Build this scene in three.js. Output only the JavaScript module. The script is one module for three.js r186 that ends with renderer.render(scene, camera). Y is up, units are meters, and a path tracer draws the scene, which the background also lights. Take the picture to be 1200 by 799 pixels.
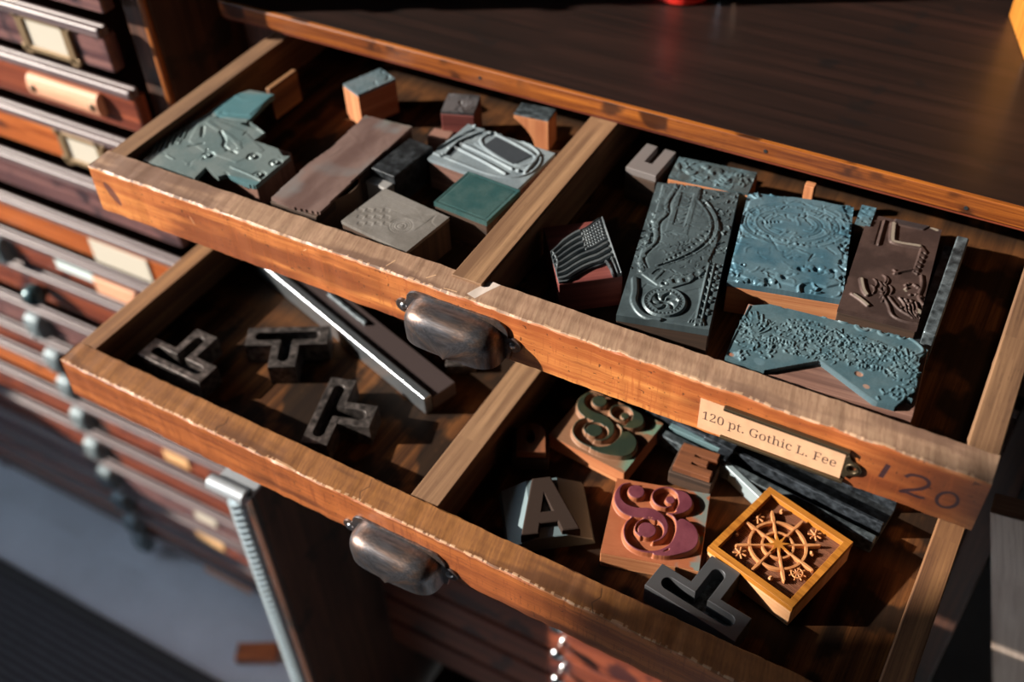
import * as THREE from 'three';
import { RoundedBoxGeometry } from 'three/addons/geometries/RoundedBoxGeometry.js';
import { mergeGeometries, mergeVertices, toCreasedNormals } from 'three/addons/utils/BufferGeometryUtils.js';

// ---------------------------------------------------------------- camera, sky, sun, exposure
const Y0 = 1.25;                                   // height of the upper drawer's rim above the floor
const scene = new THREE.Scene();
const FPX = 1262.96;
const camera = new THREE.PerspectiveCamera(2 * Math.atan(399.5 / FPX) * 180 / Math.PI, 1200 / 799, 0.05, 40);
camera.position.set(0.7743, Y0 + 0.5787, 0.5304);
camera.rotation.set(-0.7759, 0.5406, -0.0499, 'YXZ');
camera.focus = 0.855;
camera.userData.fStop = 3.0;
camera.updateMatrixWorld(true);
scene.background = new THREE.Color().setRGB(2.75, 3.15, 3.7);        // hazy sky outside the window
const SUN = new THREE.Vector3(1.9, -0.9, -1).normalize();
const sun = new THREE.DirectionalLight(new THREE.Color().setRGB(1, 0.89, 0.76), 11.5);
sun.target.position.set(0.3, 1.1, 0);
sun.position.copy(sun.target.position).addScaledVector(SUN, -6);
sun.castShadow = true;
sun.shadow.mapSize.set(4096, 4096);
Object.assign(sun.shadow.camera, { left: -2, right: 2, top: 2, bottom: -2, near: 0.5, far: 12 });
sun.shadow.radius = 1.5;
scene.add(sun, sun.target);
const renderer = new THREE.WebGLRenderer({ antialias: true });
renderer.toneMapping = THREE.LinearToneMapping;
renderer.toneMappingExposure = 1.0;
renderer.shadowMap.enabled = true;

// ---------------------------------------------------------------- helpers
const V3 = (x, y, z) => new THREE.Vector3(x, y, z);
function rng(seed) { let a = seed >>> 0; return () => { a = (a + 0x6D2B79F5) >>> 0; let t = a; t = Math.imul(t ^ (t >>> 15), t | 1); t ^= t + Math.imul(t ^ (t >>> 7), t | 61); return ((t ^ (t >>> 14)) >>> 0) / 4294967296; }; }
function hash(x, y, s) { let h = Math.imul(x, 374761393) + Math.imul(y, 668265263) + Math.imul(s, 974711); h = Math.imul(h ^ (h >>> 13), 1274126177); return ((h ^ (h >>> 16)) >>> 0) / 4294967296; }
function noise(x, y, s = 0) {
  const ix = Math.floor(x), iy = Math.floor(y); let fx = x - ix, fy = y - iy; fx = fx * fx * (3 - 2 * fx); fy = fy * fy * (3 - 2 * fy);
  const a = hash(ix, iy, s), b = hash(ix + 1, iy, s), c = hash(ix, iy + 1, s), d = hash(ix + 1, iy + 1, s);
  return a + (b - a) * fx + (c - a) * fy + (a - b - c + d) * fx * fy;
}
function fbm(x, y, s = 0, o = 4) { let v = 0, a = 0.5, n = 0; for (let i = 0; i < o; i++) { v += a * noise(x, y, s + i * 17); n += a; x *= 2.03; y *= 2.03; a *= 0.5; } return v / n; }
const clamp = (v, a = 0, b = 1) => Math.min(b, Math.max(a, v));
const lerp = (a, b, t) => a + (b - a) * t;
const mix3 = (a, b, t) => [lerp(a[0], b[0], t), lerp(a[1], b[1], t), lerp(a[2], b[2], t)];
const sstep = (a, b, v) => { const t = clamp((v - a) / (b - a)); return t * t * (3 - 2 * t); };
// a pixel of the photograph gives a direction; the height of the surface the thing lies on gives the distance
function at(u, v, y) {
  const d = V3((u - 600) / FPX, -(v - 399.5) / FPX, -1).applyQuaternion(camera.quaternion);
  const t = (Y0 + y - camera.position.y) / d.y;
  return V3(camera.position.x + d.x * t, Y0 + y, camera.position.z + d.z * t);
}
const used = {};
function numbered(n) { const k = used[n] = (used[n] ?? -1) + 1; return k ? `${n}_${String(k).padStart(3, '0')}` : n; }
function finish(m) { m.traverse(o => { if (o.isMesh) { o.castShadow = true; o.receiveShadow = true; } }); return m; }
function thing(name, label, category, [x, y, z] = [0, 0, 0], turn = 0, group) {
  const o = new THREE.Group(); o.name = numbered(name); o.position.set(x, y, z); o.rotation.y = turn;
  o.userData = { label, category }; if (group) o.userData.group = group; scene.add(o); return o;
}
function part(name, geo, mat, parent, label) {
  const m = new THREE.Mesh(geo, mat); m.name = name; m.castShadow = m.receiveShadow = true; if (label) m.userData.label = label; parent.add(m); return m;
}
function struct(name, geo, mat) { const m = part(name, geo, mat, scene); m.userData.kind = 'structure'; return m; }
// uv in metres by the face each triangle looks to; grain = axis the u direction follows
function boxUV(g0, grain = 'x', ou = 0, ov = 0) {
  const g = g0.index ? g0.toNonIndexed() : g0, p = g.attributes.position, n = p.count, uv = new Float32Array(n * 2);
  const a = V3(), b = V3(), c = V3(), e = V3(), f = V3();
  for (let i = 0; i < n; i += 3) {
    a.fromBufferAttribute(p, i); b.fromBufferAttribute(p, i + 1); c.fromBufferAttribute(p, i + 2);
    e.subVectors(b, a); f.subVectors(c, a); e.cross(f);
    const ax = Math.abs(e.x), ay = Math.abs(e.y), az = Math.abs(e.z);
    const k = ax >= ay && ax >= az ? 'x' : ay >= az ? 'y' : 'z';
    const rest = ['x', 'y', 'z'].filter(q => q !== k); let U, W;
    if (k === grain) { U = rest[0]; W = rest[1]; } else { U = grain; W = rest.find(q => q !== grain); }
    [a, b, c].forEach((q, j) => { uv[(i + j) * 2] = q[U] + ou + (k === grain ? q[grain] : 0); uv[(i + j) * 2 + 1] = q[W] + ov + (k === 'y' ? 0.037 : 0); });
  }
  g.setAttribute('uv', new THREE.BufferAttribute(uv, 2)); return g;
}
let uvSeed = rng(7);
function box(w, h, d, r = 0.001, grain = 'x') { return boxUV(r > 0 ? new RoundedBoxGeometry(w, h, d, 2, r) : new THREE.BoxGeometry(w, h, d), grain, uvSeed() * 3, uvSeed() * 3); }
const boxAt = (w, h, d, x, y, z, r, grain) => box(w, h, d, r, grain).translate(x, y, z);
const join = gs => mergeGeometries(gs.map(g => { g = g.index ? g.toNonIndexed() : g; for (const k of Object.keys(g.attributes)) if (!['position', 'normal', 'uv'].includes(k)) g.deleteAttribute(k); if (!g.attributes.uv) g.setAttribute('uv', new THREE.BufferAttribute(new Float32Array(g.attributes.position.count * 2), 2)); g.morphAttributes = {}; return g; }));
const canvasOf = (w, h) => { const c = document.createElement('canvas'); c.width = w; c.height = h; return c; };
function tex(c, srgb = true, rep = null) {
  const t = new THREE.CanvasTexture(c); if (srgb) t.colorSpace = THREE.SRGBColorSpace; t.wrapS = t.wrapT = THREE.RepeatWrapping; t.anisotropy = 8; if (rep) t.repeat.set(rep[0], rep[1]); return t;
}
// paint(x, y) -> [r, g, b] 0..255 in sRGB
function raster(w, h, paint) {
  const c = canvasOf(w, h), x = c.getContext('2d'), im = x.createImageData(w, h), d = im.data;
  for (let j = 0; j < h; j++) for (let i = 0; i < w; i++) { const q = paint(i, j), k = (j * w + i) * 4; d[k] = clamp(q[0], 0, 255); d[k + 1] = clamp(q[1], 0, 255); d[k + 2] = clamp(q[2], 0, 255); d[k + 3] = 255; }
  x.putImageData(im, 0, 0); return c;
}
const hex = s => [parseInt(s.slice(1, 3), 16), parseInt(s.slice(3, 5), 16), parseInt(s.slice(5, 7), 16)];
// grain tone 0..1 at u metres along and v metres across
function grain(u, v, s, fine = 1) {
  const wv = v + 0.004 * fbm(u * 5, v * 30, s + 3, 2);
  const bands = fbm(u * 3.2, wv * 160 * fine, s, 3), hair = noise(u * 26, wv * 1400 * fine, s + 9), cloud = fbm(u * 9, v * 22, s + 5, 3);
  const pore = noise(u * 90, wv * 2300, s + 21) > 0.83 ? 1 : 0;
  return clamp(0.5 + (bands - 0.5) * 1.5 + (hair - 0.5) * 0.46 + (cloud - 0.5) * 0.5 - pore * 0.22);
}
function woodTex(seed, dark, light, { stain = 0, stainCol = '#1a1512', fine = 1 } = {}) {
  const D = hex(dark), L = hex(light), S = hex(stainCol), w = 960, h = 352, LU = 0.5, LV = 0.16;
  const col = raster(w, h, (i, j) => {
    const u = i / w * LU, v = j / h * LV, e = sstep(0, 0.06, Math.min(i, w - i) / w) , q = sstep(0, 0.08, Math.min(j, h - j) / h);
    let t = lerp(lerp(0.5, grain(u, v, seed, fine), 0.4 + 0.6 * e), 0.5, 0.35 * (1 - q));
    let c = mix3(D, L, t);
    if (stain) { const k = sstep(1 - stain, 1 - stain + 0.12, fbm(u * 22 + 4, v * 26, seed + 77, 4)); c = mix3(c, S, k * 0.75 * e * q); }
    return c;
  });
  return tex(col, true, [1 / LU, 1 / LV]);
}
function woodMat(seed, dark, light, { rough = 0.55, coat = 0, coatRough = 0.25, spec = 1, ...o } = {}) {
  const map = woodTex(seed, dark, light, o);
  const m = coat ? new THREE.MeshPhysicalMaterial({ map, roughness: rough, clearcoat: coat, clearcoatRoughness: coatRough }) : spec < 1 ? new THREE.MeshPhysicalMaterial({ map, roughness: rough, specularIntensity: spec }) : new THREE.MeshStandardMaterial({ map, roughness: rough });
  m.bumpMap = map; m.bumpScale = 0.0003; return m;
}
const lin = (r, g, b) => new THREE.Color().setRGB(r, g, b);
const std = (c, roughness, metalness = 0, o = {}) => new THREE.MeshStandardMaterial({ color: c, roughness, metalness, ...o });
const vcol = (roughness, metalness = 0) => new THREE.MeshStandardMaterial({ vertexColors: true, roughness, metalness });

// ---------------------------------------------------------------- materials
const M = {
  side: woodMat(11, '#553b29', '#8a694c', { rough: 0.75 }),
  sideInner: woodMat(12, '#5d3d28', '#9a7048', { rough: 0.7 }),
  divider: woodMat(13, '#6c4e37', '#a07d5c', { rough: 0.7 }),
  drawerBottom: woodMat(16, '#321e12', '#6e4727', { rough: 0.8, spec: 0.2, stain: 0.62, stainCol: '#17120f' }),
  bench: woodMat(17, '#170c09', '#2b1914', { rough: 0.5, coat: 0.5, coatRough: 0.25, stain: 0.3, stainCol: '#0f0b0c' }),
  benchEdge: woodMat(18, '#5a2a0e', '#ab6526', { rough: 0.42, coat: 0.3, stain: 0.36, stainCol: '#2a1206' }),
  benchLip: woodMat(19, '#4a1d12', '#7c3a22', { rough: 0.5 }),
  caseFront: woodMat(20, '#5a2a20', '#944f36', { rough: 0.36, coat: 0.35, coatRough: 0.3, stain: 0.4, stainCol: '#2e1a20' }),
  caseFrontRed: woodMat(21, '#8a431f', '#c8733a', { rough: 0.4, coat: 0.3, coatRough: 0.3, stain: 0.33, stainCol: '#3a1d18' }),
  caseFrontGrey: woodMat(22, '#4e3437', '#86615c', { rough: 0.4, coat: 0.3, coatRough: 0.3, stain: 0.4, stainCol: '#2a2228' }),
  caseLip: woodMat(23, '#46383b', '#756768', { rough: 0.45, coat: 0.35, coatRough: 0.3 }),
  carcass: woodMat(24, '#35211a', '#5f3c2c', { rough: 0.6, stain: 0.36 }),
  blockWood: woodMat(26, '#9d5d3a', '#c68a5e', { rough: 0.7, fine: 1.6 }),
  blockBrown: woodMat(27, '#5c4038', '#8a675a', { rough: 0.75, fine: 1.6 }),
  blockRed: woodMat(28, '#5a2826', '#80443e', { rough: 0.6, fine: 1.4 }),
  blockDark: woodMat(29, '#2c2019', '#4c382c', { rough: 0.75, fine: 1.5 }),
  blockRust: woodMat(31, '#54301d', '#8a5434', { rough: 0.65, fine: 1.5 }),
  gold: woodMat(30, '#8f561a', '#c98636', { rough: 0.45, coat: 0.3, fine: 1.5 }),
  lead: std(lin(0.11, 0.135, 0.15), 0.42, 0.55),
  leadDark: std(lin(0.04, 0.046, 0.052), 0.45, 0.5),
  typeMetal: std(lin(0.12, 0.102, 0.095), 0.4, 0.6),
  steel: std(lin(0.62, 0.66, 0.7), 0.22, 1),
  steelDark: std(lin(0.055, 0.066, 0.08), 0.38, 0.6),
  bronze: std(lin(0.23, 0.19, 0.185), 0.33, 0.92),
  brassDark: std(lin(0.10, 0.075, 0.045), 0.42, 0.75),
  screw: std(lin(0.5, 0.52, 0.55), 0.28, 1),
};
{ // mottled patina on the plain metal pieces
  const c = raster(512, 512, (i, j) => { const n = fbm(i / 22, j / 22, 61, 5), f = noise(i * 0.9, j * 0.9, 62), sc = noise(i / 60 + j / 9, j / 3 - i / 40, 63) > 0.9 ? 28 : 0; const g = 120 + 150 * (n - 0.5) * 1.5 + 46 * (f - 0.5) + sc; return [g + 34, g + 36, g + 38]; }), map = tex(c, true, [1 / 0.12, 1 / 0.12]);
  for (const k of ['lead', 'leadDark', 'typeMetal', 'steelDark']) { M[k].map = map; M[k].color.multiplyScalar(2.5); }
}
{ // hammered, worn skin of the cup pulls
  const c = raster(256, 256, (i, j) => { const n = fbm(i / 5, j / 5, 5, 4), k = fbm(i / 26, j / 26, 8, 4); const g = 105 + 70 * n; const w = sstep(0.3, 0.75, k); return [lerp(g * 0.76, g * 0.98, w), lerp(g * 0.77, g * 0.84, w), lerp(g * 0.8, g * 0.76, w)]; });
  M.bronze.map = tex(c, true, [1 / 0.09, 1 / 0.09]); M.bronze.color = lin(0.62, 0.6, 0.62); M.bronze.metalness = 0.75; M.bronze.roughness = 0.38; M.bronze.bumpMap = tex(c, false, [1 / 0.05, 1 / 0.05]); M.bronze.bumpScale = 0.00005;
}

// ---------------------------------------------------------------- the room
const concrete = new THREE.MeshStandardMaterial({ roughness: 0.75, map: tex(raster(512, 512, (i, j) => { const n = fbm(i / 70, j / 70, 31, 5), f = hash(i, j, 3); const g = 200 + 36 * (n - 0.5) + 12 * (f - 0.5); return [g * 0.95, g * 1.0, g * 1.06]; }), true, [1, 1]) });
const plaster = new THREE.MeshStandardMaterial({ roughness: 0.9, map: tex(raster(256, 256, (i, j) => { const n = fbm(i / 30, j / 30, 41, 4); const g = 52 + 18 * (n - 0.5); return [g, g * 0.93, g * 0.86]; }), true, [0.5, 0.5]) });
const XL = -1.9, XR = 2.6, ZB = -1.25, ZF = 3.4, HT = 3.2, TH = 0.12;
struct('floor', boxAt(XR - XL, 0.1, ZF - ZB, (XL + XR) / 2, -0.05, (ZF + ZB) / 2, 0), concrete);
struct('ceiling', boxAt(XR - XL, TH, ZF - ZB, (XL + XR) / 2, HT + TH / 2, (ZF + ZB) / 2, 0), plaster);
struct('wall_back', boxAt(XR - XL + 2 * TH, HT, TH, (XL + XR) / 2, HT / 2, ZB - TH / 2, 0), plaster);
struct('wall_front', boxAt(XR - XL + 2 * TH, HT, TH, (XL + XR) / 2, HT / 2, ZF + TH / 2, 0), plaster);
struct('wall_right', boxAt(TH, HT, ZF - ZB, XR + TH / 2, HT / 2, (ZF + ZB) / 2, 0), plaster);
const WINS = [[0.2, 1.495], [1.8, 2.95]], WY0 = 0.9, WY1 = 2.95;         // two window openings in the left wall with a pier between
{
  const zs = [ZB, ...WINS.flat(), ZF], gs = [];
  for (let i = 0; i < zs.length; i += 2) gs.push(boxAt(TH, HT, zs[i + 1] - zs[i], XL - TH / 2, HT / 2, (zs[i] + zs[i + 1]) / 2, 0));
  for (const [a, b] of WINS) gs.push(boxAt(TH, WY0, b - a, XL - TH / 2, WY0 / 2, (a + b) / 2, 0), boxAt(TH, HT - WY1, b - a, XL - TH / 2, (HT + WY1) / 2, (a + b) / 2, 0));
  struct('wall_left', join(gs), plaster);
  WINS.forEach(([a, b], i) => {
    const wf = new THREE.Group(); wf.name = `window_${i + 1}`; wf.userData.kind = 'structure'; scene.add(wf);
    const t = 0.04, x = XL - TH / 2;
    part('window_frame', join([boxAt(0.06, WY1 - WY0, t, x, (WY0 + WY1) / 2, a + t / 2, 0), boxAt(0.06, WY1 - WY0, t, x, (WY0 + WY1) / 2, b - t / 2, 0),
      boxAt(0.06, t, b - a - 2 * t, x, WY0 + t / 2, (a + b) / 2, 0), boxAt(0.06, t, b - a - 2 * t, x, WY1 - t / 2, (a + b) / 2, 0)]), M.carcass, wf);
  });
}

// ---------------------------------------------------------------- cup pull shared by all the drawers
function cupPullGeo(a = 0.045, b = 0.036, c = 0.027) {
  // hood: superellipse plan closed at the top, open below; outer and inner skin with a rim
  const NU = 44, NV = 20, shell = (a, b, c, inset) => {
    const pos = [];
    for (let j = 0; j <= NV; j++) for (let i = 0; i <= NU; i++) {
      const th = Math.PI * i / NU, ph = Math.PI / 2 * j / NV;             // th across the width, ph from the back plate to the front lip
      const ce = Math.sign(Math.cos(th)) * Math.abs(Math.cos(th)) ** 0.5, se = Math.abs(Math.sin(th)) ** 0.36;
      const cr = Math.max(0, Math.cos(ph)) ** 0.42, sr = Math.sin(ph) ** 0.62;
      const k = lerp(cr, 1, 0.12 * 0);
      pos.push(-a * ce * lerp(k, 1, 0.0), -b / 2 + b * se * k, c * sr * (0.9 + 0.1 * se) + inset);
    }
    return pos;
  };
  const o = shell(a, b, c, 0), q = shell(a - 0.002, b - 0.002, c - 0.002, 0), n = (NU + 1) * (NV + 1), idx = [], uv = [];
  for (let s = 0; s < 2; s++) for (let j = 0; j <= NV; j++) for (let i = 0; i <= NU; i++) uv.push(i / NU * 0.1, j / NV * 0.05);
  for (let j = 0; j < NV; j++) for (let i = 0; i < NU; i++) {
    const k = j * (NU + 1) + i;
    idx.push(k, k + NU + 1, k + 1, k + 1, k + NU + 1, k + NU + 2);
    idx.push(n + k, n + k + 1, n + k + NU + 1, n + k + 1, n + k + NU + 2, n + k + NU + 1);
  }
  for (let j = 0; j < NV; j++) for (const i of [0, NU]) { const k = j * (NU + 1) + i; const f = i ? 1 : -1; if (f > 0) idx.push(k, n + k, k + NU + 1, n + k, n + k + NU + 1, k + NU + 1); else idx.push(k, k + NU + 1, n + k, n + k, k + NU + 1, n + k + NU + 1); }
  const g = new THREE.BufferGeometry(); g.setAttribute('position', new THREE.Float32BufferAttribute([...o, ...q], 3)); g.setAttribute('uv', new THREE.Float32BufferAttribute(uv, 2)); g.setIndex(idx); g.computeVertexNormals();
  // flange with ears
  const s = new THREE.Shape(), A = a + 0.003, B = b / 2 + 0.0025;
  s.moveTo(-A, -b / 2); s.lineTo(-A, -0.006); s.absarc(-A - 0.005, 0, 0.0065, -1.2, 1.2, true); s.lineTo(-A, B - 0.012); s.quadraticCurveTo(-A, B, -A + 0.014, B); s.lineTo(A - 0.014, B); s.quadraticCurveTo(A, B, A, B - 0.012); s.lineTo(A, 0.006); s.absarc(A + 0.005, 0, 0.0065, Math.PI - 1.2, Math.PI + 1.2, true); s.lineTo(A, -b / 2); s.closePath();
  const fl = new THREE.ExtrudeGeometry(s, { depth: 0.0016, bevelEnabled: true, bevelSize: 0.0006, bevelThickness: 0.0006, bevelSegments: 2, curveSegments: 10 });
  return join([g, fl]);
}
const pullGeo = cupPullGeo(), pullX = 0.05;
function screwGeo(x, y, z, r = 0.0038) { const g = new THREE.SphereGeometry(r, 14, 8, 0, Math.PI * 2, 0, Math.PI / 2); g.rotateX(Math.PI / 2); g.scale(1, 1, 0.6); return g.translate(x, y, z); }

// ---------------------------------------------------------------- front boards with their own painted-on wear
function frontBoard(W, H, T, seed, { front, top, marks, jag = 0.0005 }) {
  // ring of profile points, counted bottom-back > bottom-front > top-front > top-back; v runs round it
  const ch = 0.0016, prof = [[-H, -T], [-H, -ch], [-H + ch, 0], [-ch, 0], [0, -ch], [0, -T + 0.001], [-0.001, -T], [-H, -T]];
  const vs = [0]; for (let i = 1; i < prof.length; i++) vs.push(vs[i - 1] + Math.hypot(prof[i][0] - prof[i - 1][0], prof[i][1] - prof[i - 1][1]));
  const P = vs[vs.length - 1], N = 160, pos = [], uv = [], idx = [];
  for (let k = 0; k < prof.length - 1; k++) {                         // strips with their own vertices keep the edges crisp
    const base = pos.length / 3;
    for (let i = 0; i <= N; i++) for (const e of [0, 1]) {
      const [y, z] = prof[k + e], q = (k + e) % 7, x = W * i / N, n1 = (noise(i * 0.9, q * 3, seed) - 0.5) * 2 * jag, n2 = (noise(i * 0.7, q * 5, seed + 4) - 0.5) * 2 * jag;
      const chip = (q === 3 || q === 4) && noise(i * 0.33, 9, seed + 8) > 0.78 ? 0.0008 : 0;
      pos.push(x, y + n1 - (q === 4 ? chip : 0) - (q === 3 ? chip : 0), z + n2 - chip * 0.8); uv.push(x / W, vs[k + e] / P);
    }
    for (let i = 0; i < N; i++) { const a = base + i * 2; idx.push(a, a + 2, a + 1, a + 1, a + 2, a + 3); }
  }
  for (const end of [0, 1]) { const b = pos.length / 3; for (let k = 0; k < 7; k++) { pos.push(end * W, prof[k][0], prof[k][1]); uv.push(end ? 0.995 : 0.005, (vs[2] + 0.01 + 0.004 * (k % 3)) / P); } for (let k = 1; k < 6; k++) end ? idx.push(b, b + k, b + k + 1) : idx.push(b, b + k + 1, b + k); }
  const g0 = new THREE.BufferGeometry(); g0.setAttribute('position', new THREE.Float32BufferAttribute(pos, 3)); g0.setAttribute('uv', new THREE.Float32BufferAttribute(uv, 2)); g0.setIndex(idx); g0.computeVertexNormals();
  const cw = 2048, chh = 400, vF = vs[2], vT = vs[4];
  const cv = raster(cw, chh, (i, j) => {
    const x = i / cw * W, s = (1 - (j + 0.5) / chh) * P;              // s: metres round the profile (canvas y is flipped)
    const wob = (fbm(x * 60, 1, seed + 2, 3) - 0.5) * 0.003;
    if (s < vT - 0.0012 + wob) {                                      // bottom and front face
      const y = s - vF, t = grain(x, s, seed);
      let c = mix3(front[0], front[1], t);
      const old = fbm(x * 7, y * 40, seed + 12, 4); c = mix3(c, front[2], sstep(0.5, 0.7, old) * 0.7);
      const fleck = noise(x * 420, y * 520, seed + 15); if (fleck > 0.93) c = mix3(c, [38, 22, 16], 0.55);
      const tick = noise(x * 900, y * 60, seed + 16); c = mix3(c, front[0], tick > 0.8 ? 0.45 : 0);
      const edge = sstep(0.004, 0.0, vT - s) * sstep(0.42, 0.6, fbm(x * 40, y * 60, seed + 14, 3)); c = mix3(c, [205, 160, 126], edge * 0.45);
      return c;
    }
    const z = s - vT, t = 0.5 + (fbm(x * 5, (z + x * 0.012) * 130, seed + 30, 3) - 0.5) * 0.9, q1 = x + z * 0.22, saw = 0.6 * noise(q1 * 640, z * 34, seed + 33) + 0.4 * noise(q1 * 1500, z * 260, seed + 34);
    let c = mix3(top[0], top[1], clamp(t * 0.6 + saw * 0.75 - 0.2));
    c = mix3(c, top[2], sstep(0.52, 0.72, fbm(x * 9, z * 50, seed + 35, 4)) * 0.7);
    if (z < 0.0014 + wob && noise(x * 420, 4, seed + 36) > 0.5) c = mix3(c, [210, 174, 142], 0.6);
    return c;
  });
  const ctx = cv.getContext('2d');
  if (marks) { ctx.save(); marks(ctx, x => x / W * cw, y => chh * (1 - (vF + y + H) / P), cw / W); ctx.restore(); }   // y measured from the top edge, negative down
  const map = tex(cv); map.wrapT = THREE.ClampToEdgeWrapping;
  const mat = new THREE.MeshPhysicalMaterial({ map, roughness: 0.55, clearcoat: 0.18, clearcoatRoughness: 0.35, bumpMap: map, bumpScale: 0.0004 });
  return [g0, mat];
}

// ---------------------------------------------------------------- right cabinet with its bench and the two open drawers
const DW = 0.82, DH = 0.0522, DT = 0.0286, SW = 0.0215, ZBENCH = -0.2754;
const cab = thing('type_cabinet', 'dark wooden type cabinet with two long drawers pulled open under the bench', 'cabinet', [0, 0, 0]);
{
  const zf = -0.3, zb = -0.93;
  part('side_panel', boxAt(0.05, Y0 - 0.005, zf - zb, -0.035, (Y0 - 0.005) / 2, (zf + zb) / 2, 0.002, 'y'), M.carcass, cab);
  part('side_panel', boxAt(0.03, Y0 - 0.005, zf - zb, 0.858, (Y0 - 0.005) / 2, (zf + zb) / 2, 0.002, 'y'), M.carcass, cab);
  part('back_panel', boxAt(0.852, Y0 - 0.005, 0.015, 0.4165, (Y0 - 0.005) / 2, zb + 0.0075, 0, 'x'), M.carcass, cab);
  // rails carrying the closed rows that the open drawers hide
  for (const y of [-0.062, -0.222]) part('runner', boxAt(0.852, 0.012, 0.02, 0.4165, Y0 + y, zf - 0.012, 0.001), M.carcass, cab);
}
function drawer(parent, o, turn, H, front, divX, bottomMat, divMat, divFrontOver, sideMat) {
  const d = new THREE.Group(); d.name = 'drawer'; d.position.set(o[0], o[1], o[2]); d.rotation.y = turn; parent.add(d);
  const depth = 0.44;
  part('front_board', front[0], front[1], d);
  for (const s of [0, 1]) part('side_board', boxAt(SW, H - 0.001, depth - DT, s ? DW - SW / 2 : SW / 2, -H / 2 - 0.0005, -DT - (depth - DT) / 2, 0.0012, 'z'), sideMat, d);
  part('back_board', boxAt(DW - 2 * SW, H - 0.006, 0.018, DW / 2, -H / 2 - 0.002, -depth + 0.009, 0.001), sideMat, d);
  part('bottom_board', boxAt(DW - 2 * SW, 0.006, depth - DT, DW / 2, -H + 0.005, -DT - (depth - DT) / 2, 0, 'z'), bottomMat, d);
  const ov = divFrontOver;
  part('divider', boxAt(0.028, H - 0.008, depth - DT - 0.018, divX + 0.014, -H / 2 + 0.002, -DT - (depth - DT - 0.018) / 2, 0.001, 'z'), divMat, d);
  if (ov) part('divider_cap', boxAt(0.0284, 0.0025, depth - DT - 0.02 + ov, divX + 0.0142, 0.0014, -DT + ov - (depth - DT - 0.02 + ov) / 2, 0.0008, 'z'), divMat, d);
  return d;
}
const O = s => hex(s);
// upper drawer
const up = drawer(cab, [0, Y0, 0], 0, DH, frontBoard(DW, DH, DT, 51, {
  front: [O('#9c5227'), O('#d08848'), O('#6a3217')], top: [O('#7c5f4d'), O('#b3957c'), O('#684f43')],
  marks(c, X, Y, s) {
    c.strokeStyle = 'rgba(38,24,40,0.78)'; c.lineWidth = 0.0026 * s; c.lineCap = 'butt'; c.lineJoin = 'round';
    const ky = Y(-0.01) - Y(0), k = (x, y) => [X(x), Y(y)];
    c.beginPath(); c.moveTo(...k(0.7555, -0.0175)); c.lineTo(...k(0.7528, -0.0325)); c.lineWidth = 0.0036 * s; c.stroke();
    c.lineWidth = 0.0027 * s;
    c.beginPath(); c.moveTo(...k(0.7685, -0.0235)); c.bezierCurveTo(...k(0.7715, -0.014), ...k(0.787, -0.0155), ...k(0.7835, -0.0245)); c.bezierCurveTo(...k(0.781, -0.031), ...k(0.773, -0.034), ...k(0.7685, -0.0395)); c.bezierCurveTo(...k(0.774, -0.0365), ...k(0.779, -0.0405), ...k(0.7845, -0.037)); c.stroke();
    c.beginPath(); c.ellipse(X(0.7985), Y(-0.031), 0.0064 * s, Math.abs(ky) * 0.85, 0.25, 0, 7); c.lineWidth = 0.0024 * s; c.stroke();
    // old ink blots on the left end and a grey paint smear beside the divider
    c.fillStyle = 'rgba(52,30,48,0.55)'; c.beginPath(); c.ellipse(X(0.022), Y(-0.027), 0.005 * s, 34, -0.5, 0, 7); c.fill();
    c.fillStyle = 'rgba(205,196,190,0.85)'; c.beginPath(); c.moveTo(...k(0.412, 0.004)); c.lineTo(...k(0.421, 0.026)); c.lineTo(...k(0.432, 0.026)); c.lineTo(...k(0.42, 0.002)); c.fill();
    c.strokeStyle = 'rgba(222,180,140,0.8)'; c.lineWidth = 2.2;
    for (const [x, y, dx, dy] of [[0.372, 0.006, 0.006, 0.006], [0.392, 0.001, 0.012, 0.001], [0.334, 0.003, 0.003, 0.01], [0.25, -0.012, 0.004, 0.003], [0.12, -0.02, 0.003, -0.008]]) { c.beginPath(); c.moveTo(...k(x, y)); c.lineTo(...k(x + dx, y + dy)); c.stroke(); }
  },
}), 0.3905, M.drawerBottom, M.divider, 0.01, M.side);
up.userData.label = 'upper open drawer of printing plates with paper label and inked number';
// lower drawer
const LOW = { o: [-0.0003, Y0 - 0.1616, 0.1086], turn: -0.0196, H: 0.0504 };
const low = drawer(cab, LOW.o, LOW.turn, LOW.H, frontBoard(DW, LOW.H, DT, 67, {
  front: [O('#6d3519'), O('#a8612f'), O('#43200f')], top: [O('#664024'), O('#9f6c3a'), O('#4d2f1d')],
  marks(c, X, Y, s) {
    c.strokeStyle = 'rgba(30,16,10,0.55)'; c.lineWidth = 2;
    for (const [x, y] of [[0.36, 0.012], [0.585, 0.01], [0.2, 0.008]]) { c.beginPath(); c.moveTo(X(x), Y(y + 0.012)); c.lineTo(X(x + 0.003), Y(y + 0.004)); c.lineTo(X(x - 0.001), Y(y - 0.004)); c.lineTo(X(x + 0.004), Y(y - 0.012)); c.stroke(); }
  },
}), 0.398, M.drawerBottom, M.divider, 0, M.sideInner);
low.userData.label = 'lower open drawer of letter blocks, deeper brown and pulled out furthest';
function addPull(d, x, y, z = 0) {
  part('cup_pull', pullGeo.clone().translate(x, y, z), M.bronze, d, 'worn dark metal cup pull');
  for (const k of [-1, 1]) part('screw', screwGeo(x + k * (pullX + 0.002), y, z + 0.002), M.screw, d);
}
addPull(up, 0.405, -0.031); addPull(low, 0.4025, -0.041);
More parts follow.
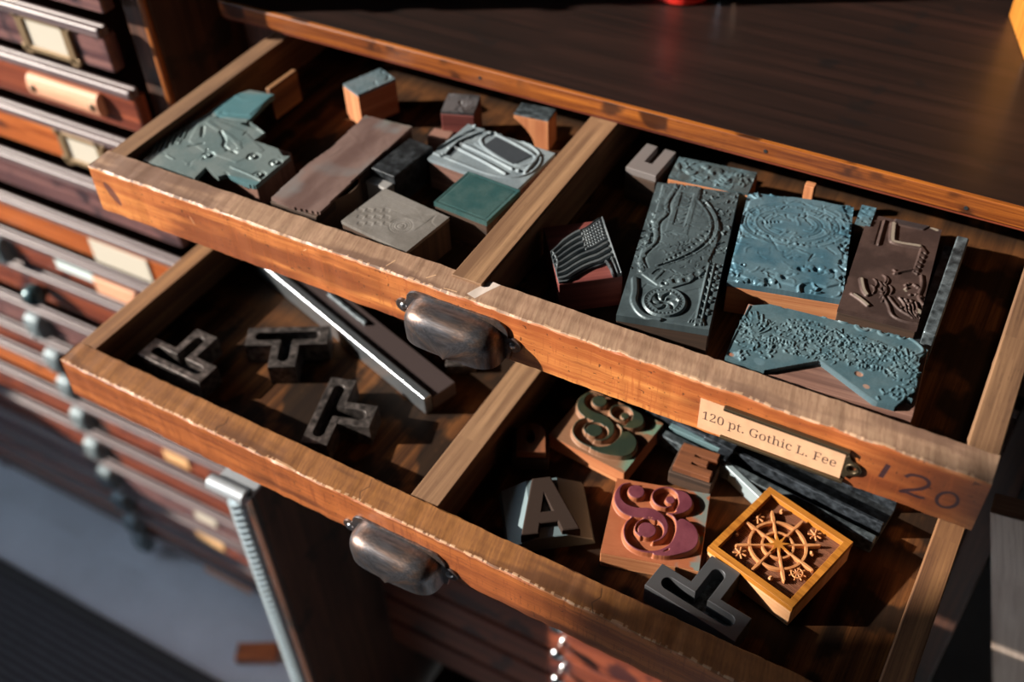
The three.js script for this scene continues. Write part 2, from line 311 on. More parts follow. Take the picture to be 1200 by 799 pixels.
{ // label holder on the upper front
  const x0 = 0.617, x1 = 0.7265, yt = -0.0145, yb = -0.047, cy = (yt + yb) / 2;
  const c = canvasOf(1024, 304), k = c.getContext('2d');
  k.drawImage(raster(1024, 304, (i, j) => { const n = fbm(i / 60, j / 60, 3, 4), f = hash(i, j, 9); const g = 0.93 + 0.1 * (n - 0.5) + 0.03 * (f - 0.5); return [226 * g, 178 * g, 140 * g]; }), 0, 0);
  k.fillStyle = '#3b2420'; k.textBaseline = 'alphabetic'; k.font = '108px serif';
  const words = '120 pt. Gothic L. Fee'; const w = k.measureText(words).width; k.save(); k.translate(22, 196); k.scale(962 / w, 1.06); k.fillText(words, 0, 0); k.restore();
  const map = tex(c);
  const g = new THREE.BoxGeometry(x1 - x0, yt - yb, 0.0006); g.translate((x0 + x1) / 2, cy, 0.0014);
  part('label_card', g, new THREE.MeshStandardMaterial({ map, roughness: 0.8 }), up, 'cream paper label printed 120 pt. Gothic L. Fee');
  const tab = new THREE.Shape(); tab.moveTo(0, -0.012); tab.lineTo(0.002, -0.014); tab.quadraticCurveTo(0.004, -0.009, 0.008, -0.008); tab.absarc(0.0075, 0, 0.0075, -Math.PI / 2, Math.PI / 2, false); tab.quadraticCurveTo(0.004, 0.009, 0.002, 0.014); tab.lineTo(0, 0.012); tab.closePath();
  const hole = new THREE.Path(); hole.absarc(0.0072, 0, 0.0036, 0, Math.PI * 2, true); tab.holes.push(hole);
  const tg = new THREE.ExtrudeGeometry(tab, { depth: 0.0012, bevelEnabled: true, bevelSize: 0.0004, bevelThickness: 0.0004, bevelSegments: 2 }).scale(0.8, 0.85, 1).translate(0.7275, cy, 0.0006);
  const ring = new THREE.TorusGeometry(0.0043, 0.0009, 8, 20).translate(0.7333, cy, 0.002);
  part('label_holder', join([boxAt(0.094, 0.0034, 0.0042, 0.6825, yt - 0.0005, 0.0022, 0.0008), boxAt(0.094, 0.0026, 0.0042, 0.6825, yb + 0.0005, 0.0022, 0.0008), tg, ring]), M.brassDark, up, 'dark brass label holder with looped end');
}
// base of the cabinet under the open drawers: open side panel with a ribbed metal edge, small drawers behind
{
  const px = at(272, 590, -0.36), yT = Y0 - 0.36, yB = 0.02, x = 0.118, zf = 0.052;
  part('base_panel', boxAt(0.02, yT - yB, 0.36, x + 0.006, (yT + yB) / 2, zf - 0.012 - 0.18, 0.002, 'y'), M.carcass, cab, 'dark base panel under the drawers');
  const rb = []; rb.push(boxAt(0.011, yT - yB, 0.011, x, (yT + yB) / 2, zf, 0.002, 'y'));
  for (let y = yB + 0.006; y < yT - 0.012; y += 0.012) rb.push(new THREE.CylinderGeometry(0.0095, 0.0095, 0.0065, 14).translate(x, y, zf + 0.002));
  part('edge_strip', join(rb), std(lin(0.5, 0.6, 0.66), 0.38, 0.45), cab, 'ribbed bright metal edge strip');
  part('top_plate', join([boxAt(0.05, 0.004, 0.07, x + 0.004, yT + 0.003, zf - 0.03, 0.0012), new THREE.CylinderGeometry(0.009, 0.009, 0.05, 18).rotateZ(Math.PI / 2).translate(x + 0.0, yT + 0.004, zf + 0.006)]), std(lin(0.4, 0.44, 0.48), 0.4, 0.4), cab, 'pale grey metal top plate');
  const kn = new THREE.LatheGeometry([[0, 0.024], [0.006, 0.0235], [0.0095, 0.02], [0.010, 0.016], [0.006, 0.011], [0.0045, 0.004], [0.007, 0]].map(p => new THREE.Vector2(p[0], p[1])), 20).rotateX(Math.PI / 2);
  for (let i = 0; i < 7; i++) {
    const d = new THREE.Group(); d.name = 'drawer'; d.position.set(0.47, Y0 - 0.46 - i * 0.066, -0.1); cab.add(d);
    part('front_board', boxAt(0.62, 0.058, 0.02, 0, 0, -0.01, 0.003), M.caseFront, d);
    part('knob', kn.clone().translate(-0.02, 0, 0), M.steel, d, 'round steel knob');
  }
  part('base_shelf', boxAt(0.7, 0.02, 0.36, 0.49, 0.06, -0.14, 0.002), M.carcass, cab);
}
// bench top
const bench = thing('bench_top', 'dark glossy wooden bench top with worn orange-brown front edge', 'bench', [0, Y0, 0]);
part('board', boxAt(1.45, 0.0225, 0.66, 0.66, 0.0266 - 0.01125, ZBENCH - 0.332, 0.0015), M.bench, bench);
part('edge_lip', boxAt(1.45, 0.0046, 0.006, 0.66, 0.0054, ZBENCH - 0.0045, 0.001), M.benchLip, bench, 'reddish lip under the front edge');
part('edge_band', boxAt(1.45, 0.0186, 0.006, 0.66, 0.0265 - 0.0094, ZBENCH - 0.001, 0.0015), M.benchEdge, bench, 'worn orange-brown front edge');
for (const [x, y] of [[0.27, 0.012], [0.565, 0.014], [0.74, 0.01]]) part('nail', new THREE.CylinderGeometry(0.0018, 0.0018, 0.001, 10).rotateX(Math.PI / 2).translate(x, 0.004 + y, ZBENCH + 0.002), M.leadDark, bench);

// ---------------------------------------------------------------- left cabinet full of closed cases
const ZC = -0.19;                                                         // face of the fronts
const cab2 = thing('type_cabinet', 'tall type cabinet packed with closed reddish drawers beside the bench', 'cabinet', [0, 0, 0]);
{
  const x0 = -1.0, x1 = -0.133, top = Y0 + 0.62, zf = -0.2135, zb = -0.95;
  for (const x of [x0, x1]) { part('side_panel', boxAt(0.03, top, zf - zb - 0.012, x, top / 2, (zf + zb) / 2 - 0.006, 0.002, 'y'), M.carcass, cab2); part('front_post', boxAt(0.03, top, 0.012, x, top / 2, zf - 0.006, 0.002, 'y'), M.carcass, cab2); }
  part('corner_bead', boxAt(0.008, top, 0.008, x1 + 0.016, top / 2, zf - 0.002, 0.003, 'y'), M.benchEdge, cab2);
  part('back_panel', boxAt(x1 - x0 - 0.03, top, 0.015, (x0 + x1) / 2, top / 2, zb + 0.008, 0), M.carcass, cab2);
  part('top_panel', boxAt(x1 - x0 + 0.06, 0.03, zf - zb + 0.03, (x0 + x1) / 2, top + 0.015, (zf + zb) / 2, 0.002), M.carcass, cab2);
  part('plinth', boxAt(x1 - x0 - 0.03, 0.035, 0.5, (x0 + x1) / 2, 0.0175, -0.49, 0.001), M.carcass, cab2);
  const rows = [0.56, 0.48, 0.40, 0.32, 0.24, 0.16, 0.085, 0.012, -0.064, -0.144, -0.238, -0.325, -0.402, -0.472, -0.562, -0.647, -0.712, -0.79, -0.87, -0.95, -1.03, -1.105, -1.165];
  const fronts = [M.caseFront, M.caseFrontRed, M.caseFrontGrey], R = rng(19);
  const knobGeo = new THREE.SphereGeometry(0.019, 24, 16).scale(1, 0.95, 1);
  const cupSmall = pullGeo.clone().scale(0.48, 1.2, 0.8);
  const brass = std(lin(0.26, 0.18, 0.10), 0.5, 0.5), paper = std(lin(0.52, 0.48, 0.40), 0.85), paperBlue = std(lin(0.6, 0.72, 0.72), 0.75), salmon = woodMat(61, '#c98a6a', '#e7b494', { rough: 0.6 }), paleWood = woodMat(62, '#cf9f6c', '#efc898', { rough: 0.6 });
  const pale = std(lin(0.17, 0.215, 0.235), 0.55, 0.35);
  rows.forEach((y, i) => {
    const next = rows[i + 1] ?? -1.21, h = y - next - 0.006, xr = i === 7 ? -0.165 : -0.15, xl = -0.975;
    const d = new THREE.Group(); d.name = 'drawer'; d.position.set((xl + xr) / 2, Y0 + y, ZC + (R() - 0.5) * 0.008 + (i === 8 ? -0.002 : 0)); cab2.add(d);
    const m = fronts[[0, 1, 0, 2, 0, 1, 2, 2, 0, 1, 2, 1, 0, 0, 2, 0, 1, 0, 0, 2, 0, 1, 1][i]], w = xr - xl, cx = (xl + xr) / 2;
    const bh = Math.min(h - 0.024, 0.05);
    part('front_board', boxAt(w, bh, 0.018, 0, -0.012 - bh / 2, -0.009, 0.003), m, d);
    part('top_lip', join([boxAt(w + 0.004, 0.013, 0.0095, 0, -0.0065, 0.0015, 0.004), boxAt(w + 0.004, 0.012, 0.006, 0, -0.0062, -0.0062, 0.0028)]), M.caseLip, d);
    const pull = (px) => part('cup_pull', cupSmall.clone().translate(px - cx, -0.032, 0), pale, d, 'pale worn metal cup pull');
    const card = (x0, x1, y0, y1, mat, frame) => {
      const W = x1 - x0, H = y0 - y1, X = (x0 + x1) / 2 - cx, Y = (y0 + y1) / 2 - y;
      part('label_card', boxAt(W, H, 0.002, X, Y, 0.0015, 0.0006), mat, d);
      if (frame) part('label_holder', join([boxAt(W + 0.03, 0.007, 0.005, X, Y + H / 2 + 0.002, 0.0025, 0.001), boxAt(W + 0.03, 0.007, 0.005, X, Y - H / 2 - 0.002, 0.0025, 0.001), boxAt(0.012, H + 0.02, 0.005, X - W / 2 - 0.005, Y, 0.0025, 0.001), boxAt(0.012, H + 0.02, 0.005, X + W / 2 + 0.005, Y, 0.0025, 0.001)]), brass, d);
    };
    if (i === 7) { card(-0.292, -0.228, -0.002, -0.04, paper, true); }
    if (i === 8) {                                                        // curved label roll on its little bracket
      const g = new THREE.CylinderGeometry(0.0155, 0.0155, 0.116, 20, 1).rotateZ(Math.PI / 2).scale(1, 1, 0.55).translate(-0.262 - cx, -0.033, 0.004);
      part('label_card', boxUV(g, 'x'), salmon, d, 'salmon curved wooden label strip'); for (const k of [-0.31, -0.212]) part('screw', screwGeo(k - cx, -0.033, 0.011, 0.006), M.brassDark, d);
    }
    if (i === 9) { card(-0.295, -0.238, -0.162, -0.198, paper, true); }
    if (i === 11) { card(-0.334, -0.226, -0.345, -0.386, paper); }
    if (i === 12) { card(-0.432, -0.357, -0.416, -0.436, paperBlue); }
    if (i === 12) { part('label_strip', boxAt(0.082, 0.03, 0.006, -0.313 - cx, -0.034, 0.003, 0.002), salmon, d); }
    if (i === 13) { part('knob', knobGeo.clone().translate(-0.495 - cx, -0.03, 0.02), std(lin(0.04, 0.075, 0.085), 0.18, 0.5), d, 'glossy dark teal ball knob'); }
    if (i >= 14) pull(-0.545);
    if (i > 9 && i < 13 && i !== 11) pull(-0.55);
    if (i === 17) card(-0.36, -0.305, -0.815, -0.84, paleWood);
    if (i === 19) card(-0.337, -0.288, -0.97, -0.992, paper);
    if (i === 20) card(-0.362, -0.296, -1.05, -1.075, paleWood);
    if (i === 22) card(-0.385, -0.27, -1.182, -1.205, salmon);
  });
}

// ---------------------------------------------------------------- relief plates: a height field drawn in photograph-derived plan positions
// rect: plan rectangle (cx, cz, w, d, turn). draw(ctx, m) paints grey heights; clear = no metal. m(u, v) maps a photograph pixel on the face to canvas px.
function relief({ cx, cz, w, d, turn = 0, yFace, res = 0.0006, depth = 0.0016, thick = 0.003, soft = 1, color, draw, ink }) {
  const cw = Math.round(w / res), ch = Math.round(d / res), cv = canvasOf(cw, ch), c = cv.getContext('2d');
  const cs = Math.cos(turn), sn = Math.sin(turn), S = 1 / res;
  const m = (u, v) => { const p = at(u, v, yFace), x = p.x - cx, z = p.z - cz; return [(x * cs - z * sn + w / 2) * S, (x * sn + z * cs + d / 2) * S]; };
  draw(c, m, S, cw, ch);
  const im = c.getImageData(0, 0, cw, ch).data; let H = new Float32Array(cw * ch), A = new Uint8Array(cw * ch);
  for (let i = 0; i < cw * ch; i++) { H[i] = im[i * 4] / 255; A[i] = im[i * 4 + 3] > 120 ? 1 : 0; }
  for (let q = 0; q < soft; q++) { const B = new Float32Array(H); for (let j = 1; j < ch - 1; j++) for (let i = 1; i < cw - 1; i++) { const k = j * cw + i; B[k] = (H[k] * 4 + H[k - 1] + H[k + 1] + H[k - cw] + H[k + cw]) / 8; } H = B; }
  let I = null; if (ink) { const c2 = canvasOf(cw, ch), k2 = c2.getContext('2d'); ink(k2, m, S, cw, ch); I = k2.getImageData(0, 0, cw, ch).data; }
  const base = color, lut = v => (v / 255) ** 2.2;
  if (I) color = (x, z, h, k) => { const a = I[k * 4 + 3] / 255, b = base(x, z, h); return a ? mix3(b, [lut(I[k * 4]), lut(I[k * 4 + 1]), lut(I[k * 4 + 2])], a) : b; };
  const id = new Int32Array(cw * ch).fill(-1), pos = [], col = [], idx = [], uv = [];
  const vtx = k => { if (id[k] < 0) { id[k] = pos.length / 3; const i = k % cw, j = (k / cw) | 0, x = (i + 0.5) * res - w / 2, z = (j + 0.5) * res - d / 2; pos.push(x, H[k] * depth + (fbm(x * 260, z * 260, 5, 2) - 0.5) * 0.0001, z); col.push(...color(x, z, H[k], k)); uv.push(x, z); } return id[k]; };
  const cell = (i, j) => i >= 0 && j >= 0 && i < cw - 1 && j < ch - 1 && A[j * cw + i] && A[j * cw + i + 1] && A[(j + 1) * cw + i] && A[(j + 1) * cw + i + 1];
  const wall = [];
  for (let j = 0; j < ch - 1; j++) for (let i = 0; i < cw - 1; i++) if (cell(i, j)) {
    const a = j * cw + i, b = a + 1, e = a + cw, f = e + 1;
    idx.push(vtx(a), vtx(e), vtx(b), vtx(b), vtx(e), vtx(f));
    if (!cell(i, j - 1)) wall.push([a, b]); if (!cell(i, j + 1)) wall.push([f, e]); if (!cell(i - 1, j)) wall.push([e, a]); if (!cell(i + 1, j)) wall.push([b, f]);
  }
  for (const [a, b] of wall) { const s = pos.length / 3; for (const k of [a, b]) for (const low of [0, 1]) { const v = id[k]; pos.push(pos[v * 3], low ? -thick : pos[v * 3 + 1], pos[v * 3 + 2]); col.push(...col.slice(v * 3, v * 3 + 3)); uv.push(uv[v * 2], uv[v * 2 + 1] + low * thick); } idx.push(s, s + 2, s + 1, s + 1, s + 2, s + 3); }
  const g = new THREE.BufferGeometry(); g.setAttribute('position', new THREE.Float32BufferAttribute(pos, 3)); g.setAttribute('color', new THREE.Float32BufferAttribute(col, 3)); g.setAttribute('uv', new THREE.Float32BufferAttribute(uv, 2)); g.setIndex(idx); g.computeVertexNormals();
  return g;
}
const metalCol = (a, b, s, k = 60) => (x, z) => { const n = sstep(0.3, 0.7, fbm(x * k + 9, z * k, s, 4)), f = 0.9 + 0.2 * noise(x * 900, z * 900, s); return mix3(a, b, n).map(v => v * f); };
const grey = v => `rgb(${v},${v},${v})`;
function poly(c, m, pts, fill) { c.beginPath(); pts.forEach((p, i) => { const q = m(p[0], p[1]); i ? c.lineTo(...q) : c.moveTo(...q); }); c.closePath(); if (fill !== undefined) { c.fillStyle = typeof fill === 'number' ? grey(fill) : fill; c.fill(); } }
function curve(c, m, pts, wdt, g) { const q = pts.map(p => m(p[0], p[1])); c.beginPath(); c.moveTo(...q[0]); for (let i = 1; i < q.length - 1; i++) c.quadraticCurveTo(q[i][0], q[i][1], (q[i][0] + q[i + 1][0]) / 2, (q[i][1] + q[i + 1][1]) / 2); c.lineTo(...q[q.length - 1]); c.lineWidth = wdt; c.lineCap = c.lineJoin = 'round'; c.strokeStyle = grey(g); c.stroke(); }
function dot(c, m, u, v, r, g) { const q = m(u, v); c.beginPath(); c.arc(q[0], q[1], r, 0, 7); c.fillStyle = grey(g); c.fill(); }
// a stroke whose width changes along a smooth path: pts [x, y, r]
function brush(c, m, pts, g, k = 1) {
  const cr = new THREE.CatmullRomCurve3(pts.map(p => { const q = m(p[0], p[1]); return V3(q[0], q[1], p[2] * k); }), false, 'centripetal'), n = pts.length * 26; c.fillStyle = grey(g);
  for (let i = 0; i <= n; i++) { const p = cr.getPoint(i / n); c.beginPath(); c.arc(p.x, p.y, Math.max(0.3, p.z), 0, 7); c.fill(); }
}
const cropper = (ox, oy, s) => (m) => (x, y) => m(ox + x / s, oy + y / s);
const YU = -0.008, YL = LOW.o[1] - Y0 - LOW.H + 0.008 + 0.0232;    // printing height in either drawer
const FU = Y0 - 0.0442, FL = LOW.o[1] - LOW.H + 0.008;                        // floors of either drawer
function planOf(q, y) {                                                        // plan rectangle through four pixel corners tl, tr, br, bl
  const p = q.map(([u, v]) => at(u, v, y)), cx = (p[0].x + p[1].x + p[2].x + p[3].x) / 4, cz = (p[0].z + p[1].z + p[2].z + p[3].z) / 4;
  const ux = (p[1].x - p[0].x + p[2].x - p[3].x) / 2, uz = (p[1].z - p[0].z + p[2].z - p[3].z) / 2, vx = (p[3].x - p[0].x + p[2].x - p[1].x) / 2, vz = (p[3].z - p[0].z + p[2].z - p[1].z) / 2;
  const tu = Math.atan2(-uz, ux), tv = Math.atan2(vx, vz);
  return { cx, cz, w: Math.hypot(ux, uz), d: Math.hypot(vx, vz), turn: (tu + tv) / 2 };
}
const plates = 'mounted printing plates in the upper drawer';
function plateThing(name, label, q, o) {
  const y = o.y ?? YU, floor = o.floor ?? FU, P = o.plan ?? planOf(q, y), th = o.thick ?? 0.003;
  const t = thing(name, label, o.category ?? 'printing plate', [P.cx, floor, P.cz], P.turn, o.group ?? plates);
  const hb = Y0 + y - floor - th - (o.depth ?? 0.0016);
  const B = o.base ?? [P.w - 0.001, P.d - 0.001, 0, 0];
  part('wood_base', boxAt(B[0], hb, B[1], B[2], hb / 2, B[3], 0.0008, 'x'), o.wood ?? M.blockWood, t);
  const g = relief({ ...P, yFace: y, thick: th, depth: o.depth, soft: o.soft, res: o.res, color: o.color, draw: o.draw, ink: o.ink }); g.translate(0, hb + th, 0);
  part('metal_plate', g, o.mat ?? vcol(0.42, 0.35), t); return t;
}
const scribble = (c, R, cw, ch, n, g0, g1, lw, len = 10) => { c.globalCompositeOperation = 'source-atop'; for (let i = 0; i < n; i++) { let x = R() * cw, y = R() * ch, a = R() * 7; c.beginPath(); c.moveTo(x, y); for (let k = 0; k < 4; k++) { a += (R() - 0.5) * 1.6; x += Math.cos(a) * len / 4; y += Math.sin(a) * len / 4; c.lineTo(x, y); } c.lineWidth = lw * (0.6 + R()); c.lineCap = 'round'; c.strokeStyle = grey(Math.round(lerp(g0, g1, R()))); c.stroke(); } c.globalCompositeOperation = 'source-over'; };
const TEAL = [0.125, 0.20, 0.235], SLATE = [0.10, 0.135, 0.15], BLUE = [0.10, 0.215, 0.29], PALE = [0.24, 0.28, 0.29];

// tall ornate plate with the wheel
plateThing('ornate_plate', 'tall slate-grey ornate plate with scrollwork and a spoked wheel at one end', [[765, 212], [868, 223], [830, 388], [728, 365]], {
  color: metalCol([0.065, 0.092, 0.105], [0.10, 0.14, 0.158], 71), wood: M.blockDark, thick: 0.006, depth: 0.0024, soft: 1, res: 0.00055,
  draw(c, m0, S, cw, ch) {
    c.fillStyle = grey(60); c.fillRect(0, 0, cw, ch); const m = cropper(720, 200, 3.993)(m0), R = rng(5);
    poly(c, m, [[225, 60], [300, 45], [410, 75], [400, 130], [470, 190], [500, 260], [480, 340], [440, 420], [460, 440], [410, 480], [350, 520], [270, 545], [200, 530], [130, 480], [110, 420], [130, 360], [190, 340], [180, 240], [210, 130]], 190);
    poly(c, m, [[300, 60], [400, 85], [340, 300], [240, 280]], 230); poly(c, m, [[318, 95], [372, 105], [325, 262], [275, 250]], 165);
    for (let i = 0; i < 7; i++) { const t = i / 6; curve(c, m, [[lerp(345, 298, t) - 14, lerp(120, 245, t)], [lerp(345, 298, t) + 4, lerp(126, 240, t) + 4], [lerp(345, 298, t) + 18, lerp(120, 240, t)]], 2.4, 235); }
    for (const [a, b, g] of [[0, 5, 240], [18, 3, 120]]) curve(c, m, [[296 + a, 50], [282 + a, 90], [238 + a, 150], [250 + a, 200], [190 + a, 240], [205 + a, 320], [150 + a, 370], [120 + a, 400], [140 + a, 450]], b, g);
    for (let i = 0; i < 11; i++) { const t = i / 10; dot(c, m, 215 - 95 * t + 10 * Math.sin(i * 2), 130 + 330 * t, 3 + R() * 2, 225); }
    for (let r = 0; r < 3; r++) for (let i = 0; i < 10; i++) { const t = i / 9, x = 250 + 190 * t, y = 390 - 70 * t - 60 * t * t + r * 22; dot(c, m, x, y, 2.3, r === 1 ? 60 : 245); }
    for (const rr of [0, 18, 34]) curve(c, m, [[420 - rr, 130], [478 - rr, 190], [492 - rr, 280], [440 - rr, 350], [330 - rr, 410], [230 - rr, 440]], 2.6, rr === 18 ? 90 : 245);
    scribble(c, R, cw, ch * 0.72, 420, 90, 250, 1.1, 8);
    for (let i = 0; i < 9; i++) dot(c, m, 240 + i * 24, 540 - Math.abs(i - 4) * 6 - i * 8, 5, i % 2 ? 250 : 120);
    curve(c, m, [[180, 480], [200, 455], [235, 460], [215, 480], [190, 505]], 4, 250); curve(c, m, [[180, 480], [200, 455], [235, 460]], 2, 30);
    // open field with the wheel
    poly(c, m, [[150, 520], [110, 560], [100, 620], [130, 670], [200, 690], [300, 695], [350, 690], [400, 620], [400, 540], [330, 555], [250, 560], [190, 535]], 20);
    for (const [q, l, g] of [[0, 9, 225]]) curve(c, m, [[95, 500], [100, 560], [85, 600], [110, 650], [150, 680], [210, 690]], l, g);
    const w = m(235, 608), rr = 92 / 3.993 * 0.75 / 0.55 * 0.98; c.beginPath(); c.ellipse(w[0], w[1], rr, rr * 0.98, 0, 0, 7); c.fillStyle = grey(205); c.fill();
    c.strokeStyle = grey(255); c.lineWidth = 2.5; for (const f of [0.98, 0.66]) { c.beginPath(); c.arc(w[0], w[1], rr * f, 0, 7); c.stroke(); }
    for (let i = 0; i < 28; i++) { const a = i / 28 * Math.PI * 2; c.beginPath(); c.arc(w[0] + Math.cos(a) * rr * 0.82, w[1] + Math.sin(a) * rr * 0.82, 1.1, 0, 7); c.fillStyle = grey(90); c.fill(); }
    for (let i = 0; i < 6; i++) { const a = i / 6 * Math.PI * 2; c.beginPath(); c.moveTo(w[0], w[1]); c.quadraticCurveTo(w[0] + Math.cos(a) * rr * 0.42, w[1] + Math.sin(a) * rr * 0.42, w[0] + Math.cos(a + 0.75) * rr * 0.6, w[1] + Math.sin(a + 0.75) * rr * 0.6); c.lineWidth = 4; c.strokeStyle = grey(40); c.stroke(); }
    dot(c, m, 232, 525, 6.5, 235); dot(c, m, 232, 525, 3, 60);
    // little column on the far side
    for (const x of [0, 26]) curve(c, m, [[470 - x, 430], [440 - x, 560], [405 - x, 715]], 3, 240);
    for (let i = 0; i < 9; i++) { const t = i / 8; dot(c, m, 462 - 70 * t, 440 + 265 * t, 2.6, 200); dot(c, m, 488 - 55 * t, 440 + 230 * t + 8 * Math.sin(i * 3), 3.4, 200); }
    for (let i = 0; i < 4; i++) curve(c, m, [[350 + 14 * i, 700], [372 + 12 * i, 680], [390 + 10 * i, 715]], 2.2, 220);
  },
});
// blue plate with oval rings
plateThing('seal_plate', 'bright blue-teal plate with worn oval rings and ragged cloud-like edge', [[876, 222], [1002, 240], [988, 350], [853, 327]], {
  color: metalCol([0.06, 0.15, 0.21], [0.12, 0.215, 0.27], 72, 45), wood: M.blockWood, thick: 0.0045, depth: 0.003, soft: 2, res: 0.0006,
  draw(c, m0, S, cw, ch) {
    const m = cropper(830, 200, 2.662)(m0), R = rng(8); c.fillStyle = grey(70); c.fillRect(0, 0, cw, ch);
    poly(c, m, [[128, 90], [180, 75], [300, 80], [420, 105], [445, 165], [440, 215], [405, 235], [428, 262], [405, 290], [430, 320], [412, 350], [370, 360], [320, 345], [270, 355], [210, 340], [150, 345], [90, 318], [75, 270], [100, 215], [110, 160]], 185);
    const e = m(265, 165), k = 75 / 2.662 * 0.72 / 0.6; for (const [f, lw, g] of [[1.75, 3, 225], [1.55, 2, 130], [1.25, 3, 225], [1.0, 2, 140], [0.8, 2, 220]]) { c.beginPath(); c.ellipse(e[0], e[1], k * f * 1.25, k * f * 0.86, -0.12, 0, 7); c.lineWidth = lw; c.strokeStyle = grey(g); c.stroke(); }
    for (let i = 0; i < 40; i++) { const a = i / 40 * 7; c.beginPath(); c.arc(e[0] + Math.cos(a) * k * 1.4 * 1.25, e[1] + Math.sin(a) * k * 1.4 * 0.86, 1.5, 0, 7); c.fillStyle = grey(i % 2 ? 235 : 120); c.fill(); }
    for (let i = 0; i < 9; i++) dot(c, m, 160 + i * 19, 195 + i * 5, 2.6, 250); for (let i = 0; i < 5; i++) dot(c, m, 175 + i * 12, 160 - i * 1, 2.4, 90);
    scribble(c, R, cw, ch, 170, 120, 235, 2.2, 16);
    for (let i = 0; i < 16; i++) dot(c, m, 430 + 12 * Math.sin(i * 1.7), 150 + i * 13, 3.6, i % 2 ? 230 : 60);
    for (let i = 0; i < 20; i++) dot(c, m, 85 + i * 17, 320 + 22 * Math.sin(i * 0.3 + 0.4) + (i % 2) * 8, 4.2, i % 3 ? 225 : 50);
    dot(c, m, 108, 292, 4, 250); dot(c, m, 108, 292, 2, 20);
  },
});
// brown plate with the picture corner
plateThing('picture_plate', 'dark brown copper plate with raised panel and sketchy figures beside a grey metal bar', [[1012, 243], [1098, 270], [1082, 384], [990, 362]], {
  ink(c, m0) { const m = cropper(970, 220, 4.44)(m0); for (const [a, w] of [[[[345, 182], [335, 265], [345, 280], [480, 300]], 5], [[[178, 470], [185, 520], [205, 550]], 4], [[[140, 550], [170, 570], [210, 605]], 3.5], [[[520, 190], [570, 212]], 5], [[[400, 520], [410, 530]], 3], [[[475, 630], [478, 650]], 4]]) { curve(c, m, a, w, 0); c.strokeStyle = 'rgba(176,164,150,0.85)'; c.stroke(); } poly(c, m, [[350, 180], [500, 215], [600, 160], [560, 110], [440, 90], [360, 130]], 'rgba(58,54,58,0.7)'); },
  color: metalCol([0.048, 0.03, 0.027], [0.078, 0.049, 0.043], 73, 70), wood: M.blockDark, thick: 0.003, depth: 0.0026, soft: 1, mat: vcol(0.5, 0.25),
  draw(c, m0, S, cw, ch) {
    const m = cropper(970, 220, 4.44)(m0), R = rng(11); c.fillStyle = grey(95); c.fillRect(0, 0, cw, ch);
    poly(c, m, [[345, 185], [500, 215], [600, 160], [560, 110], [440, 90], [360, 130]], 200);
    curve(c, m, [[345, 182], [335, 265], [345, 280], [480, 300]], 9, 255); curve(c, m, [[300, 165], [265, 290]], 3, 255); curve(c, m, [[284, 165], [250, 285]], 2, 20);
    poly(c, m, [[490, 290], [520, 330], [490, 400], [470, 450], [445, 430], [470, 360]], 220); for (let i = 0; i < 5; i++) curve(c, m, [[455 + i * 10, 430 - i * 24], [480 + i * 8, 440 - i * 24]], 2, 60);
    curve(c, m, [[350, 440], [380, 430], [440, 420]], 4, 235); curve(c, m, [[345, 420], [365, 440]], 3, 230);
    curve(c, m, [[178, 470], [185, 520], [205, 550]], 7, 250); curve(c, m, [[130, 545], [170, 570], [210, 605]], 6, 250);
    for (let i = 0; i < 9; i++) curve(c, m, [[360 + i * 14, 560 + i * 4], [395 + i * 11, 590 + i * 4], [400 + i * 9, 640], [440 + i * 6, 670]], 2.6, i % 2 ? 250 : 40);
    for (let i = 0; i < 12; i++) { const x = 220 + R() * 120, y = 430 + R() * 130; curve(c, m, [[x, y], [x + 15, y + 12], [x + 18, y + 32], [x + 6, y + 46]], 1.8, 220); }
    curve(c, m, [[290, 560], [320, 600], [330, 660], [400, 690], [470, 700]], 3, 240); curve(c, m, [[320, 560], [360, 620], [430, 660]], 3, 230);
    for (let i = 0; i < 22; i++) dot(c, m, 380 + R() * 110, 490 + R() * 170, 2.2, 240); dot(c, m, 475, 640, 5, 255);
    curve(c, m, [[490, 450], [500, 500], [470, 560], [500, 600]], 4, 220);
  },
});
{ // the grey bar alongside it
  const P = planOf([[1098, 268], [1127, 278], [1108, 396], [1086, 388]], YU - 0.001);
  const t = thing('spacing_bar', 'slate-grey metal bar with stepped edge against the brown plate', 'metal bar', [P.cx, FU, P.cz], P.turn);
  part('bar', boxAt(P.w * 0.55, 0.035, P.d, P.w * 0.2, 0.0175, 0, 0.0015, 'z'), M.lead, t); part('step', boxAt(P.w * 0.45, 0.022, P.d, -P.w * 0.28, 0.011, 0, 0.001, 'z'), M.leadDark, t);
}
